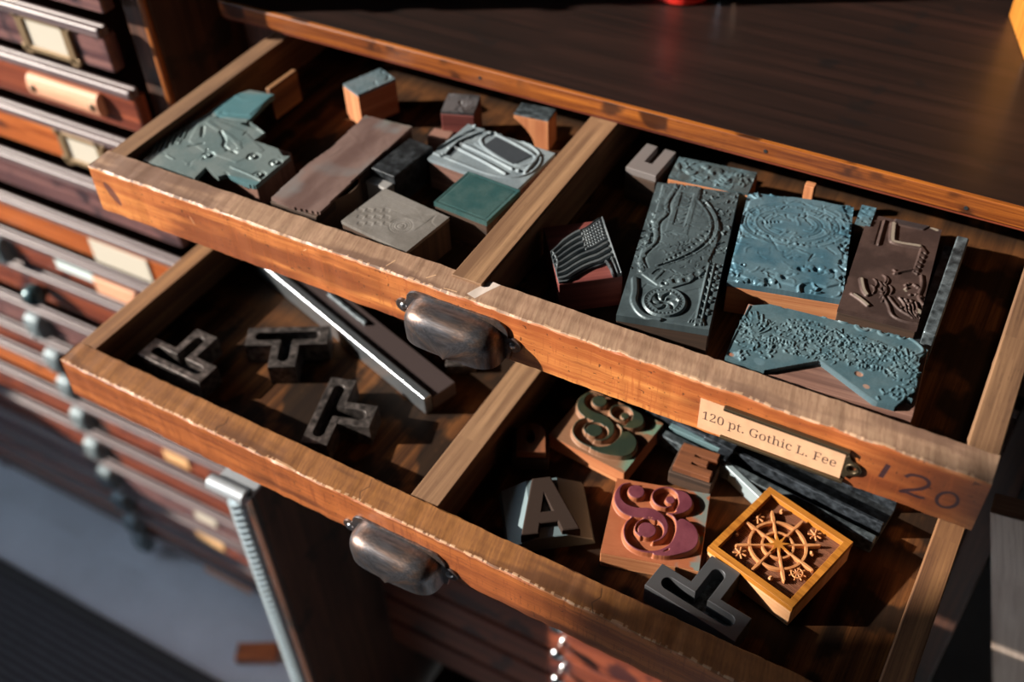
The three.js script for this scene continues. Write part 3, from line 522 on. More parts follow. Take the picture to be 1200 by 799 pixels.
// wide banner plate
plateThing('banner_plate', 'wide teal banner plate of leaves and scrolls with a V-shaped notch', [[879, 350], [1090, 400], [1075, 484], [846, 420]], {
  ink(c, m0) { const m = cropper(840, 340, 4.615)(m0); for (const [x, y, q, a, k] of [[770, 447, 15, 0.8, '190,140,115'], [370, 80, 10, 0.9, '190,120,90'], [690, 145, 12, 0.8, '190,140,115'], [80, 340, 10, 0.9, '190,120,90'], [810, 515, 12, 0.8, '190,150,130'], [460, 75, 20, 0.45, '150,170,180'], [560, 105, 22, 0.45, '150,170,180'], [800, 190, 30, 0.5, '150,165,170'], [660, 150, 22, 0.5, '150,165,170'], [120, 350, 26, 0.4, '130,160,175'], [230, 380, 20, 0.35, '130,160,175']]) { const p = m(x, y); c.beginPath(); c.ellipse(p[0], p[1], q * 0.4, q * 0.3, 0.4, 0, 7); c.fillStyle = `rgba(${k},${a})`; c.fill(); } curve(c, m, [[560, 378], [870, 608]], 5, 0); c.globalCompositeOperation = 'source-over'; c.strokeStyle = 'rgba(150,185,200,0.8)'; c.stroke(); },
  color: metalCol([0.085, 0.165, 0.205], [0.125, 0.205, 0.24], 74), wood: M.blockBrown, thick: 0.004, depth: 0.0018, soft: 1, res: 0.00055,
  draw(c, m0, S, cw, ch) {
    const m = cropper(840, 340, 4.615)(m0), R = rng(14);
    poly(c, m, [[180, 75], [270, 70], [330, 60], [430, 45], [520, 60], [600, 95], [640, 140], [720, 120], [800, 130], [900, 170], [960, 190], [1010, 240], [1045, 250], [1150, 320], [1100, 360], [1090, 470], [1080, 540], [1020, 580], [950, 640], [870, 612], [555, 375], [250, 430], [210, 415], [30, 355], [100, 230]], 105);
    for (const [x, y, s] of [[200, 240, 1], [1010, 440, 1]]) { for (let i = 0; i < 8; i++) { const a = -2.5 + i * 0.36; curve(c, m, [[x, y], [x + Math.cos(a) * 60 * s + 20, y + Math.sin(a) * 70], [x + Math.cos(a) * 95 * s, y + Math.sin(a) * 130]], 2.2, 235); } }
    poly(c, m, [[160, 190], [205, 105], [230, 180], [225, 260], [190, 240]], 175); poly(c, m, [[960, 370], [1040, 370], [1090, 360], [1050, 470], [980, 490]], 175);
    poly(c, m, [[260, 250], [330, 240], [420, 270], [440, 310], [340, 280], [270, 285]], 225); for (let i = 0; i < 9; i++) { const t = i / 8; curve(c, m, [[275 + 150 * t, 258 + 30 * t * t], [272 + 150 * t, 275 + 30 * t * t]], 2, 60); }
    poly(c, m, [[760, 395], [840, 390], [930, 420], [960, 450], [860, 425], [770, 420]], 225); for (let i = 0; i < 9; i++) { const t = i / 8; curve(c, m, [[778 + 160 * t, 400 + 32 * t * t], [775 + 160 * t, 415 + 32 * t * t]], 2, 60); }
    poly(c, m, [[380, 150], [560, 190], [640, 230], [760, 235], [920, 290], [910, 330], [740, 290], [640, 250], [520, 230], [390, 190]], 185);
    for (let r = 0; r < 3; r++) for (let i = 0; i < 17; i++) { const t = i / 16; dot(c, m, 400 + 510 * t, 155 + 145 * t - 26 * Math.sin(t * 6.3) + r * 22, 1.9, r === 1 ? 255 : 20); }
    for (let i = 0; i < 560; i++) { const t = R(), x = 130 + 960 * t, y = 225 + 205 * t + (R() - 0.5) * 175 - 40 * Math.sin(t * 3.1), a = R() * 7, l = 9 + R() * 12; if (y < 90 || (x > 270 && x < 860 && y > 360 + (x > 555 ? (x - 555) * 0.7 : (555 - x) * 0.1))) continue; curve(c, m, [[x, y], [x + Math.cos(a) * l, y + Math.sin(a) * l * 0.6], [x + Math.cos(a + 0.8) * l * 1.4, y + Math.sin(a + 0.8) * l]], 1.25, R() > 0.4 ? 245 : 15); }
    for (const [x, y, r] of [[440, 80, 9], [505, 92, 8], [550, 105, 7], [590, 125, 8], [690, 150, 10], [790, 190, 11], [850, 195, 9], [905, 220, 9], [960, 225, 8], [1000, 245, 6]]) { dot(c, m, x, y, r, 235); dot(c, m, x + 4, y + 2, r * 0.45, 90); }
    curve(c, m, [[570, 270], [600, 230], [640, 205], [690, 245], [720, 280]], 2.6, 255); curve(c, m, [[640, 205], [650, 260], [690, 270]], 2.2, 245);
    curve(c, m, [[1045, 255], [1150, 320], [1060, 350]], 3.5, 235); curve(c, m, [[180, 80], [100, 230], [40, 350]], 3, 210);
    for (let i = 0; i < 46; i++) { const s = i % 2, x = (s ? 870 : 110) + R() * 190, y = (s ? 500 : 270) + R() * 90, a = R() * 7; curve(c, m, [[x, y], [x + 14 * Math.cos(a), y + 10 * Math.sin(a)], [x + 24 * Math.cos(a + 0.5), y + 16 * Math.sin(a + 0.5)]], 2.4, 240); }
    for (const [x, y] of [[80, 340], [770, 445], [370, 80], [690, 145]]) dot(c, m, x, y, 5, 20);
  },
});
// flag block
{
  const P = planOf([[640, 262], [706, 253], [730, 318], [651, 331]], YU);
  const t = thing('flag_block', 'red-stained block with a grey metal waving flag of stars and stripes', 'printing block', [P.cx, FU, P.cz], P.turn), HB = Y0 + YU - FU - 0.004;
  part('wood_base', boxAt(P.w, HB, P.d, 0, HB / 2, 0, 0.0008, 'x'), M.blockRed, t);
  const g = relief({ ...P, yFace: YU, res: 0.0004, depth: 0.003, thick: 0.002, soft: 1, color: metalCol([0.09, 0.11, 0.125], [0.15, 0.175, 0.19], 75),
    draw(c, m0) {
      const m = cropper(600, 240, 7.2625)(m0), top = t => [[430, 285], [520, 215], [620, 175], [700, 110], [770, 95]];
      const T = [[325, 395], [430, 285], [520, 240], [600, 195], [680, 140], [775, 98]], B = [[370, 630], [470, 610], [560, 570], [680, 500], [780, 460], [850, 440]];
      const edge = (A, t) => { const k = clamp(t, 0, 0.9999) * (A.length - 1), i = Math.floor(k), f = k - i; return [lerp(A[i][0], A[i + 1][0], f), lerp(A[i][1], A[i + 1][1], f)]; };
      const pt = (s, v) => { const a = edge(T, s), b = edge(B, s), w = Math.sin(s * 11) * 9; return [lerp(a[0], b[0], v), lerp(a[1], b[1], v) + w]; };
      const strip = (v0, v1, g, s0 = 0, s1 = 1) => { const q = []; for (let i = 0; i <= 40; i++) q.push(pt(lerp(s0, s1, i / 40), v0)); for (let i = 40; i >= 0; i--) q.push(pt(lerp(s0, s1, i / 40), v1)); poly(c, m, q, g); };
      strip(-0.03, 1.04, 60); for (let i = 0; i < 7; i++) strip(i / 6.6, i / 6.6 + 0.075, 235);
      strip(0, 0.07, 255); strip(0.02, 0.56, 200, 0.56, 0.985);
      for (let r = 0; r < 6; r++) for (let k = 0; k < 8; k++) { const q = pt(0.6 + k * 0.05, 0.09 + r * 0.08); dot(c, m, q[0], q[1], 1.7, 40); }
      curve(c, m, [[345, 390], [395, 460], [385, 530], [370, 625]], 5, 255);
      poly(c, m, [[745, 95], [785, 92], [955, 565], [905, 585]], 110); curve(c, m, [[768, 100], [930, 570]], 3, 255); curve(c, m, [[790, 110], [950, 560]], 2.5, 230); curve(c, m, [[850, 440], [905, 585]], 4, 255); curve(c, m, [[800, 470], [830, 500], [865, 590]], 4, 245);
    } }); g.translate(0, HB + 0.0012, 0);
  part('metal_flag', g, vcol(0.45, 0.5), t, 'grey metal waving flag');
}
// ornate plate with raised tilted panel, left compartment
plateThing('machine_plate', 'silvery grey plate with a raised framed panel behind the small teal plate', [[548, 142], [650, 178], [605, 222], [502, 183]], {
  ink(c, m0) { const m = cropper(360, 60, 3.328)(m0); poly(c, m, [[735, 330], [880, 405], [805, 440], [685, 365]], 'rgba(38,44,52,0.92)'); poly(c, m, [[540, 395], [590, 345], [610, 355], [560, 405]], 'rgba(40,48,54,0.8)'); },
  color: metalCol([0.16, 0.205, 0.235], [0.21, 0.26, 0.29], 76), wood: M.blockBrown, thick: 0.003, depth: 0.0028, soft: 1, res: 0.0006, mat: vcol(0.7, 0.15),
  draw(c, m0, S, cw, ch) {
    const m = cropper(360, 60, 3.328)(m0); c.fillStyle = grey(80); c.fillRect(0, 0, cw, ch);
    curve(c, m, [[480, 385], [640, 275], [960, 385], [820, 520], [480, 385]], 4, 180);
    poly(c, m, [[720, 315], [905, 400], [870, 470], [800, 455], [650, 355]], 150); curve(c, m, [[720, 312], [905, 398], [880, 440], [800, 445], [655, 350], [720, 312]], 5, 255);
    poly(c, m, [[735, 330], [880, 405], [805, 440], [685, 365]], 215);
    for (const [a, b] of [[0, 255], [14, 60], [26, 245]]) curve(c, m, [[600 - a, 355 + a * 0.5], [690 - a, 395 + a * 0.6], [800 - a, 455 + a * 0.7]], 4, b);
    for (const [x, y] of [[660, 290], [720, 318], [535, 400], [560, 375], [640, 330], [830, 465]]) { dot(c, m, x, y, 6, 40); dot(c, m, x - 6, y - 4, 3, 250); }
    curve(c, m, [[540, 395], [580, 350], [620, 330], [690, 305]], 6, 240); curve(c, m, [[500, 380], [600, 320], [650, 300]], 2.5, 240); curve(c, m, [[905, 400], [850, 470]], 5, 250);
  },
});
plateThing('small_teal_plate', 'small deep teal flat plate beside the pale divider', [[548, 200], [609, 222], [570, 262], [510, 235]], {
  color: metalCol([0.035, 0.10, 0.105], [0.06, 0.125, 0.125], 77, 90), wood: M.blockDark, thick: 0.004, depth: 0.001, mat: vcol(0.4, 0.3),
  draw(c, m, S, cw, ch) { c.fillStyle = grey(200); c.fillRect(0, 0, cw, ch); c.strokeStyle = grey(110); c.lineWidth = 2; c.strokeRect(5, 5, cw - 10, ch - 10); c.strokeStyle = grey(230); c.lineWidth = 3; c.strokeRect(1, 1, cw - 2, ch - 2); scribble(c, rng(3), cw, ch, 30, 150, 220, 1, 20); },
});
plateThing('engraved_square_plate', 'pale grey square plate with fine engraved circle, near the drawer front', [[453, 218], [527, 257], [478, 291], [395, 262]], {
  color: metalCol([0.23, 0.215, 0.20], [0.30, 0.285, 0.27], 78, 60), wood: M.blockDark, thick: 0.003, depth: 0.0007, soft: 0, mat: vcol(0.42, 0.4),
  draw(c, m0, S, cw, ch) {
    const m = cropper(360, 60, 3.328)(m0), R = rng(21); c.fillStyle = grey(190); c.fillRect(0, 0, cw, ch);
    const q = m(365, 680); c.strokeStyle = grey(40); c.lineWidth = 1.2; for (const r of [6, 10, 14, 17]) { c.beginPath(); c.arc(q[0], q[1], r, 0, 7); c.stroke(); }
    for (let i = 0; i < 24; i++) { const a = i / 24 * 6.283; c.beginPath(); c.moveTo(q[0] + 10 * Math.cos(a), q[1] + 10 * Math.sin(a)); c.lineTo(q[0] + 14 * Math.cos(a), q[1] + 14 * Math.sin(a)); c.stroke(); }
    for (let i = 0; i < 9; i++) curve(c, m, [[420 + i * 10, 700 - i * 2], [500 - i * 2, 640 + i * 3]], 1, 60);
    for (let i = 0; i < 12; i++) { const x = 200 + (i % 4) * 34, y = 610 + Math.floor(i / 4) * 26; poly(c, m, [[x, y], [x + 22, y + 6], [x + 16, y + 18], [x - 6, y + 12]], 70); }
    for (let i = 0; i < 6; i++) curve(c, m, [[290 + i * 4, 560 + i * 10], [430 + i * 6, 620 + i * 9]], 1, 90);
  },
});
// irregular figure plate
plateThing('figure_plate', 'large grey-teal plate cut to a ragged figure outline in the left corner', [[262, 96], [372, 152], [312, 226], [160, 190]], {
  plan: { cx: 0.08, cz: -0.125, w: 0.15, d: 0.172, turn: 0 }, base: [0.062, 0.055, 0.036, 0.034], wood: M.blockBrown, thick: 0.004, depth: 0.002, soft: 1, ink(c, m0) { const m = cropper(100, 60, 3.63)(m0); poly(c, m, [[640, 175], [805, 180], [700, 285], [560, 275], [540, 250]], 'rgba(84,140,152,0.7)'); poly(c, m, [[600, 520], [780, 560], [760, 580], [600, 540]], 'rgba(84,140,152,0.5)'); }, color: metalCol([0.15, 0.215, 0.225], [0.20, 0.255, 0.26], 79), res: 0.0007,
  draw(c, m0, S, cw, ch) {
    const m = cropper(100, 60, 3.63)(m0), R = rng(17);
    poly(c, m, [[240, 460], [300, 400], [380, 340], [460, 290], [520, 260], [580, 210], [635, 180], [700, 160], [805, 180], [760, 220], [700, 285], [660, 305], [765, 340], [720, 375], [820, 410], [840, 440], [912, 442], [850, 510], [800, 540], [770, 578], [680, 560], [600, 520], [560, 530], [510, 490], [460, 540], [360, 500]], 130);
    poly(c, m, [[640, 185], [795, 185], [700, 270], [540, 260]], 210); curve(c, m, [[640, 190], [680, 210], [750, 200]], 5, 255); curve(c, m, [[520, 265], [600, 285], [680, 295]], 4, 40);
    poly(c, m, [[480, 300], [560, 290], [680, 340], [760, 420], [640, 470], [500, 420], [440, 380]], 190);
    for (const [x, y] of [[522, 440], [715, 445], [740, 522], [810, 470]]) { dot(c, m, x, y, 9, 30); dot(c, m, x - 4, y, 5, 240); dot(c, m, x - 4, y, 2, 40); }
    for (let i = 0; i < 12; i++) { const x = 270 + i * 13, y = 445 - i * 7; curve(c, m, [[x, y], [x + 14, y - 25], [x + 22, y - 55]], 2.6, i % 2 ? 250 : 20); }
    curve(c, m, [[520, 300], [560, 330], [620, 360], [660, 410]], 6, 250); curve(c, m, [[575, 340], [600, 375], [580, 400], [640, 430]], 4, 30); curve(c, m, [[600, 350], [660, 390]], 4, 245);
    curve(c, m, [[500, 320], [495, 360]], 4, 20); curve(c, m, [[440, 400], [500, 390]], 3, 30); curve(c, m, [[620, 490], [700, 520], [770, 560]], 3, 245); curve(c, m, [[700, 300], [760, 345]], 3, 250);
    scribble(c, R, cw, ch, 60, 60, 235, 1.6, 14);
  },
});
// long worn plate
{
  const P = planOf([[430, 132], [490, 147], [367, 250], [310, 231]], YU + 0.002);
  const t = thing('long_plate', 'long brownish-mauve worn metal plate lying on its block next to the figure plate', 'printing plate', [P.cx, FU, P.cz], P.turn, plates);
  part('wood_base', boxAt(P.w - 0.004, 0.0335, P.d - 0.003, 0, 0.01675, 0, 0.001, 'z'), M.blockDark, t);
  const g = relief({ ...P, yFace: YU + 0.002, res: 0.001, depth: 0.0012, thick: 0.0025, soft: 2, color: (x, z) => { const n = fbm(x * 45, z * 14 + 3, 81, 4), q = sstep(0.5, 0.75, fbm(x * 30, z * 30, 82, 3)) ; let c = mix3([0.16, 0.10, 0.09], [0.27, 0.185, 0.165], sstep(0.3, 0.7, n)); c = mix3(c, [0.22, 0.24, 0.25], q * 0.6); const gr = sstep(-0.062, -0.08, z + 0.02 * noise(x * 80, z * 60, 4)); return mix3(c, [0.14, 0.26, 0.23], gr * 0.5); },
    draw(c, m, S, cw, ch) { c.beginPath(); c.moveTo(1, 4); c.lineTo(cw - 2, 0); c.lineTo(cw - 3, ch * 0.55); c.lineTo(cw - 1, ch - 6); c.lineTo(cw * 0.5, ch - 1); c.lineTo(2, ch - 3); c.lineTo(0, ch * 0.6); c.lineTo(4, ch * 0.42); c.closePath(); c.fillStyle = grey(150); c.fill(); scribble(c, rng(6), cw, ch, 40, 120, 190, 3, 24); } });
  g.translate(0, 0.036, 0); part('metal_plate', g, vcol(0.45, 0.35), t);
}
{ // slim dark plate with bare end
  const P = planOf([[478, 158], [502, 171], [455, 216], [430, 204]], YU);
  const t = thing('slim_block', 'slim dark slate block with a bare pale chipped end', 'printing block', [P.cx, FU, P.cz], P.turn);
  part('body', boxAt(P.w, 0.0355, P.d - 0.012, 0, 0.01775, -0.006, 0.001, 'z'), M.leadDark, t);
  part('bare_end', boxAt(P.w * 0.94, 0.028, 0.012, 0, 0.014, P.d / 2 - 0.0062, 0.002), std(lin(0.26, 0.26, 0.26), 0.7, 0.2), t, 'bare pale end');
}
// blocks standing at the back of the left compartment
function simpleBlock(name, label, q, o) {
  const y = o.y ?? YU, P = planOf(q, y), h = Y0 + y - (o.floor ?? FU);
  const t = thing(name, label, o.category ?? 'printing block', [P.cx, o.floor ?? FU, P.cz], P.turn, o.group);
  part('wood_base', boxAt(P.w, h - 0.003, P.d, 0, (h - 0.003) / 2, 0, 0.0008, 'x'), o.wood ?? M.blockWood, t);
  const g = relief({ ...P, yFace: y, res: 0.0007, depth: o.depth ?? 0.0014, thick: 0.002, soft: 1, color: o.color ?? metalCol(SLATE, TEAL, 83), draw: o.draw }); g.translate(0, h - 0.001, 0);
  part('metal_face', g, o.mat ?? vcol(0.4, 0.4), t); return t;
}
const holes = R => (c, m, S, cw, ch) => { c.fillStyle = grey(170); c.fillRect(0, 0, cw, ch); scribble(c, R, cw, ch, 26, 10, 250, 3, 12); };
simpleBlock('standing_block', 'orange wood block with pitted blue-grey metal face, near the long mauve plate', [[398, 97], [446, 82], [466, 92], [420, 110]], { y: YU + 0.004, draw: holes(rng(31)), wood: M.blockWood, color: metalCol([0.16, 0.22, 0.25], TEAL, 84) });
simpleBlock('standing_block', 'small dark lumpy block with reddish-brown side under the bench edge', [[524, 108], [562, 112], [556, 134], [518, 130]], { y: YU + 0.003, draw: holes(rng(32)), wood: M.blockRed, color: metalCol([0.05, 0.05, 0.055], [0.12, 0.12, 0.13], 85) });
{ // wedge
  const p = at(628, 130, YU), s = new THREE.Shape(); s.moveTo(-0.019, 0.032); s.lineTo(0.017, 0.032); s.lineTo(0.017, 0); s.lineTo(0.003, 0); s.quadraticCurveTo(0.002, 0.016, -0.019, 0.030); s.closePath();
  const g = new THREE.ExtrudeGeometry(s, { depth: 0.02, bevelEnabled: true, bevelSize: 0.0008, bevelThickness: 0.0008, bevelSegments: 2 }).translate(0, 0.0008, -0.01);
  const t = thing('wedge_block', 'orange wood wedge block with blue-grey cap beside the pale divider', 'wooden block', [p.x, FU, p.z], 0.1);
  part('body', boxUV(g, 'y'), M.blockWood, t); part('cap', boxAt(0.037, 0.0025, 0.021, -0.001, 0.0345, 0, 0.0006), M.lead, t);
}
{ // loose stick, small pink block, curled strip
  const a = at(313, 103, YU + 0.002), b = at(345, 80, YU + 0.002), L = a.distanceTo(b);
  const t = thing('wood_stick', 'narrow pale wooden stick on edge behind the figure plate', 'stick', [(a.x + b.x) / 2, FU, (a.z + b.z) / 2], Math.atan2(-(b.z - a.z), b.x - a.x));
  part('stick', boxAt(L, 0.037, 0.006, 0, 0.0185, 0, 0.001), M.sideInner, t);
  const q = at(497, 156, YU - 0.006), u = thing('spacer_block', 'small dusty pink wooden spacer touching the slim block', 'wooden block', [q.x + 0.004, FU, q.z - 0.022], 0.1);
  part('block', boxAt(0.022, 0.017, 0.018, 0, 0.0085, 0, 0.001), M.blockBrown, u);
  const pts = [[372, 246], [392, 236], [412, 226], [421, 214], [418, 208], [410, 214]].map(([x, y], i) => at(x, y, YU - 0.004).setY(0.0172 - i * 0.0001));
  const o = pts[0].clone(); o.y = 0; const cr = new THREE.CatmullRomCurve3(pts.map(p => p.clone().sub(o)));
  const rb = new THREE.Shape(); rb.moveTo(-0.017, -0.0006); rb.lineTo(0.017, -0.0006); rb.lineTo(0.017, 0.0006); rb.lineTo(-0.017, 0.0006); rb.closePath();
  const v = thing('metal_strip', 'thin curled copper-coloured metal strip beside the long mauve plate', 'metal strip', [o.x, FU, o.z]);
  part('strip', new THREE.ExtrudeGeometry(rb, { steps: 60, extrudePath: cr }), std(lin(0.35, 0.24, 0.18), 0.35, 0.8), v);
}
// back of the right compartment
{
  const P = planOf([[756, 165], [788, 178], [771, 210], [738, 195]], YU), t = thing('letter_block_u', 'small tarnished metal letter U block at the back of the right compartment', 'type block', [P.cx, FU, P.cz], P.turn);
  const s = new THREE.Shape(), w = P.w / 2, d = P.d / 2; s.moveTo(-w, -d); s.lineTo(-w * 0.3, -d); s.lineTo(-w * 0.3, d * 0.3); s.lineTo(w * 0.3, d * 0.3); s.lineTo(w * 0.3, -d); s.lineTo(w, -d); s.lineTo(w, d); s.lineTo(-w, d); s.closePath();
  part('face', new THREE.ExtrudeGeometry(s, { depth: 0.006, bevelEnabled: true, bevelSize: 0.0006, bevelThickness: 0.0006 }).rotateX(Math.PI / 2).scale(0.94, 1, 0.94).translate(0, 0.0356, 0), std(lin(0.22, 0.2, 0.2), 0.5, 0.3), t);
  part('body', boxAt(P.w, 0.029, P.d, 0, 0.0145, 0, 0.0008), M.blockDark, t);
}
simpleBlock('scroll_block', 'teal relief plate on pale wood tucked under the bench edge', [[795, 180], [886, 204], [878, 228], [786, 206]], { draw: (c, m, S, cw, ch) => { c.fillStyle = grey(90); c.fillRect(0, 0, cw, ch); for (let i = 0; i < 7; i++) { c.beginPath(); c.arc(cw * (0.1 + i * 0.14), ch * (0.4 + 0.2 * Math.sin(i * 2)), 9 - (i % 3) * 2, 0, 7); c.fillStyle = grey(230); c.fill(); c.beginPath(); c.arc(cw * (0.1 + i * 0.14) + 2, ch * 0.45, 4, 0, 7); c.fillStyle = grey(40); c.fill(); } scribble(c, rng(41), cw, ch, 50, 20, 250, 2, 14); }, color: metalCol(TEAL, [0.08, 0.11, 0.12], 86, 90), depth: 0.002 });
simpleBlock('stub_block', 'tiny teal block between the blue ring plate and the brown plate', [[1008, 238], [1026, 244], [1021, 264], [1004, 260]], { draw: holes(rng(43)), color: metalCol(BLUE, TEAL, 87), wood: M.blockDark });
{ const p = at(945, 226, YU - 0.004), t = thing('wood_peg', 'tiny orange wooden peg behind the blue ring plate', 'peg', [p.x, FU, p.z - 0.012]); part('peg', boxAt(0.009, 0.034, 0.008, 0, 0.017, 0, 0.0008, 'y'), M.blockWood, t); }

// ---------------------------------------------------------------- lower drawer: hollow T blocks
function tShape(k) { // k: inset
  const a = 0.0415 - k, t0 = -0.026 + k, t1 = -0.001 - k, w = 0.0135 - k, e = 0.0305 - k, P = [[-a, t0], [a, t0], [a, t1], [w, t1], [w, e], [-w, e], [-w, t1], [-a, t1]]; return P;
}
function tBlockGeo() {
  const s = new THREE.Shape(tShape(0).map(p => new THREE.Vector2(p[0], p[1])));
  const h = new THREE.Path(), r = 0.0062, by = -0.0135, a = 0.0335, e = 0.0235; // rounded slot: bar plus stem
  h.moveTo(-a + r, by - r); h.lineTo(a - r, by - r); h.absarc(a - r, by, r, -Math.PI / 2, Math.PI / 2, false); h.lineTo(r, by + r); h.lineTo(r, e - r); h.absarc(0, e - r, r, 0, Math.PI, false); h.lineTo(-r, by + r); h.lineTo(-a + r, by + r); h.absarc(-a + r, by, r, Math.PI / 2, Math.PI * 1.5, false); h.closePath();
  s.holes.push(h);
  const rim = new THREE.ExtrudeGeometry(s, { depth: 0.0224, bevelEnabled: true, bevelSize: 0.0005, bevelThickness: 0.0008, bevelSegments: 2, curveSegments: 12 });
  rim.rotateX(Math.PI / 2); rim.translate(0, 0.0232, 0);
  const s2 = new THREE.Shape(tShape(0.002).map(p => new THREE.Vector2(p[0], p[1])));
  const fl = new THREE.ExtrudeGeometry(s2, { depth: 0.008, bevelEnabled: false }).rotateX(Math.PI / 2).translate(0, 0.0084, 0);
  return [rim, fl];
}
{
  const [rim, fl] = tBlockGeo(), deg = Math.PI / 180;
  for (const [x, z, a, label, m] of [[0.090, 0.030, 178, 'hollow metal letter T block in the left corner of the lower drawer', M.typeMetal], [0.1745, -0.024, 29, 'hollow metal letter T block in the middle, its stem toward the drawer front', M.typeMetal], [0.2795, 0.0245, 106, 'hollow metal letter T block lying sideways next to the lower divider', M.typeMetal], [0.6555, 0.047, 170, 'blue-black hollow metal letter T block in front of the purple ampersand', std(lin(0.10, 0.105, 0.115), 0.42, 0.55)]]) {
    const t = thing('letter_block_t', label, 'type block', [x, FL, z], a * deg, 'hollow letter T blocks'); part('rim', rim, m, t); part('slot_floor', fl, m === M.typeMetal ? M.leadDark : M.lead, t);
  }
}
{ // steel angle bar
  const a = at(338, 328, YL), b = at(503, 463, YL), L = 0.30, dir = V3(b.x - a.x, 0, b.z - a.z).normalize(), c = V3(b.x, 0, b.z).addScaledVector(dir, -L / 2);
  const t = thing('angle_bar', 'long steel angle bar with bright top edge lying across the lower drawer', 'steel bar', [c.x, FL, c.z], Math.atan2(-dir.z, dir.x));
  part('upright', boxAt(L, 0.0225, 0.009, 0, 0.01125, 0.002, 0.0012), std(lin(0.42, 0.47, 0.52), 0.3, 0.9), t, 'bright polished upright edge');
  part('ledge', boxAt(L, 0.017, 0.03, 0, 0.0085, -0.0178, 0.001), std(lin(0.075, 0.055, 0.055), 0.5, 0.4), t, 'dark flat ledge');
  part('inner_rib', boxAt(L * 0.22, 0.004, 0.004, -0.01, 0.0188, -0.02, 0.0008), M.lead, t);
}
{ // loose quad under the pull
  const p = at(540, 423, YL - 0.012), t = thing('metal_quad', 'small dull metal spacer behind the upper cup pull, inside the lower drawer', 'metal spacer', [p.x, FL, p.z], 0.5); part('quad', boxAt(0.03, 0.011, 0.012, 0, 0.0055, 0, 0.001), M.typeMetal, t);
}
// letter A
{
  const t = thing('letter_block_a', 'dark metal block with raised brown letter A', 'type block', [0.5, FL, 0.03], 0.62);
  const tz = new THREE.Shape(); tz.moveTo(-0.038, 0); tz.lineTo(0.038, 0); tz.lineTo(0.036, 0.006); tz.lineTo(0.014, 0.0165); tz.lineTo(-0.014, 0.0165); tz.lineTo(-0.036, 0.006); tz.closePath();
  const bs = new THREE.ExtrudeGeometry(tz, { depth: 0.062, bevelEnabled: true, bevelSize: 0.0006, bevelThickness: 0.0006, bevelSegments: 1 }).translate(0, 0.0006, -0.031);
  part('body', bs, std(lin(0.17, 0.24, 0.27), 0.5, 0.4), t);
  const s = new THREE.Shape(); s.moveTo(-0.024, 0.029); s.lineTo(-0.0075, -0.028); s.lineTo(0.0075, -0.028); s.lineTo(0.024, 0.029); s.lineTo(0.011, 0.029); s.lineTo(0.0085, 0.019); s.lineTo(-0.0085, 0.019); s.lineTo(-0.011, 0.029); s.closePath();
  const h = new THREE.Path(); h.moveTo(-0.006, 0.009); h.lineTo(0.006, 0.009); h.lineTo(0, -0.014); h.closePath(); s.holes.push(h);
  const g = new THREE.ExtrudeGeometry(s, { depth: 0.012, bevelEnabled: true, bevelSize: 0.0014, bevelThickness: 0.002, bevelSegments: 2 }).rotateX(Math.PI / 2).translate(0, 0.0212, 0);
  part('letter', boxUV(g, 'z'), new THREE.MeshPhysicalMaterial({ color: lin(0.03, 0.019, 0.015), roughness: 0.75, specularIntensity: 0.3 }), t, 'raised brown letter A');
}
{ // small D
  const p = at(622, 512, YL), t = thing('letter_block_d', 'small reddish-brown wooden letter D block near the letter A', 'type block', [p.x, FL, p.z], 0.45);
  part('body', boxAt(0.034, 0.014, 0.04, 0, 0.007, 0, 0.001), M.blockDark, t);
  const s = new THREE.Shape(); s.moveTo(-0.012, 0.017); s.lineTo(-0.012, -0.004); s.absarc(0, -0.004, 0.013, Math.PI, 0, false); s.lineTo(0.014, 0.017); s.closePath(); const h = new THREE.Path(); h.absellipse(0, -0.001, 0.0045, 0.0085, 0, Math.PI * 2, true); s.holes.push(h);
  part('letter', boxUV(new THREE.ExtrudeGeometry(s, { depth: 0.007, bevelEnabled: true, bevelSize: 0.0006, bevelThickness: 0.001 }).rotateX(Math.PI / 2).translate(0, 0.0222, 0), 'z'), M.blockRust, t);
}
// ampersands
function ampersand(c, m, k) {
  const B = (pts) => brush(c, m, pts, 255, k);
  B([[318, 205, 62], [319, 206, 62]]);                                                                                   // upper ball
  B([[280, 146, 7], [225, 160, 11], [196, 205, 20], [196, 262, 32], [240, 318, 44], [320, 346, 48], [410, 346, 42], [475, 378, 36], [512, 430, 25], [512, 482, 16], [478, 524, 10], [430, 540, 8]]);   // S stroke
  B([[390, 462, 66], [391, 463, 66]]); B([[345, 505, 10], [312, 470, 9], [318, 425, 8], [352, 396, 8], [400, 386, 8], [445, 400, 8]]);   // lower ball and its curl
  B([[292, 376, 8], [252, 415, 10], [236, 470, 10], [252, 535, 10], [310, 585, 11], [390, 608, 13], [470, 604, 15], [545, 565, 14], [583, 500, 13], [592, 430, 12], [570, 375, 10], [525, 350, 8]]);   // outer ring
  B([[628, 410, 34], [662, 465, 66], [660, 535, 74], [600, 590, 44], [520, 622, 22], [440, 622, 14]]); B([[600, 470, 18], [598, 530, 24], [560, 590, 24]]);   // full right bowl
  B([[545, 262, 36], [546, 263, 36]]);                                                                                   // small curl
  B([[560, 300, 9], [510, 312, 9], [455, 292, 10], [427, 250, 10], [438, 206, 10], [485, 182, 10], [545, 182, 12], [590, 205, 16]]);
  B([[590, 205, 18], [632, 232, 38], [655, 280, 46], [632, 325, 30], [575, 352, 10], [530, 352, 7]]); B([[604, 235, 14], [612, 285, 14], [590, 330, 12]]);
}
const RED = planOf([[723, 557], [832, 574], [821, 668], [704, 642]], YL);
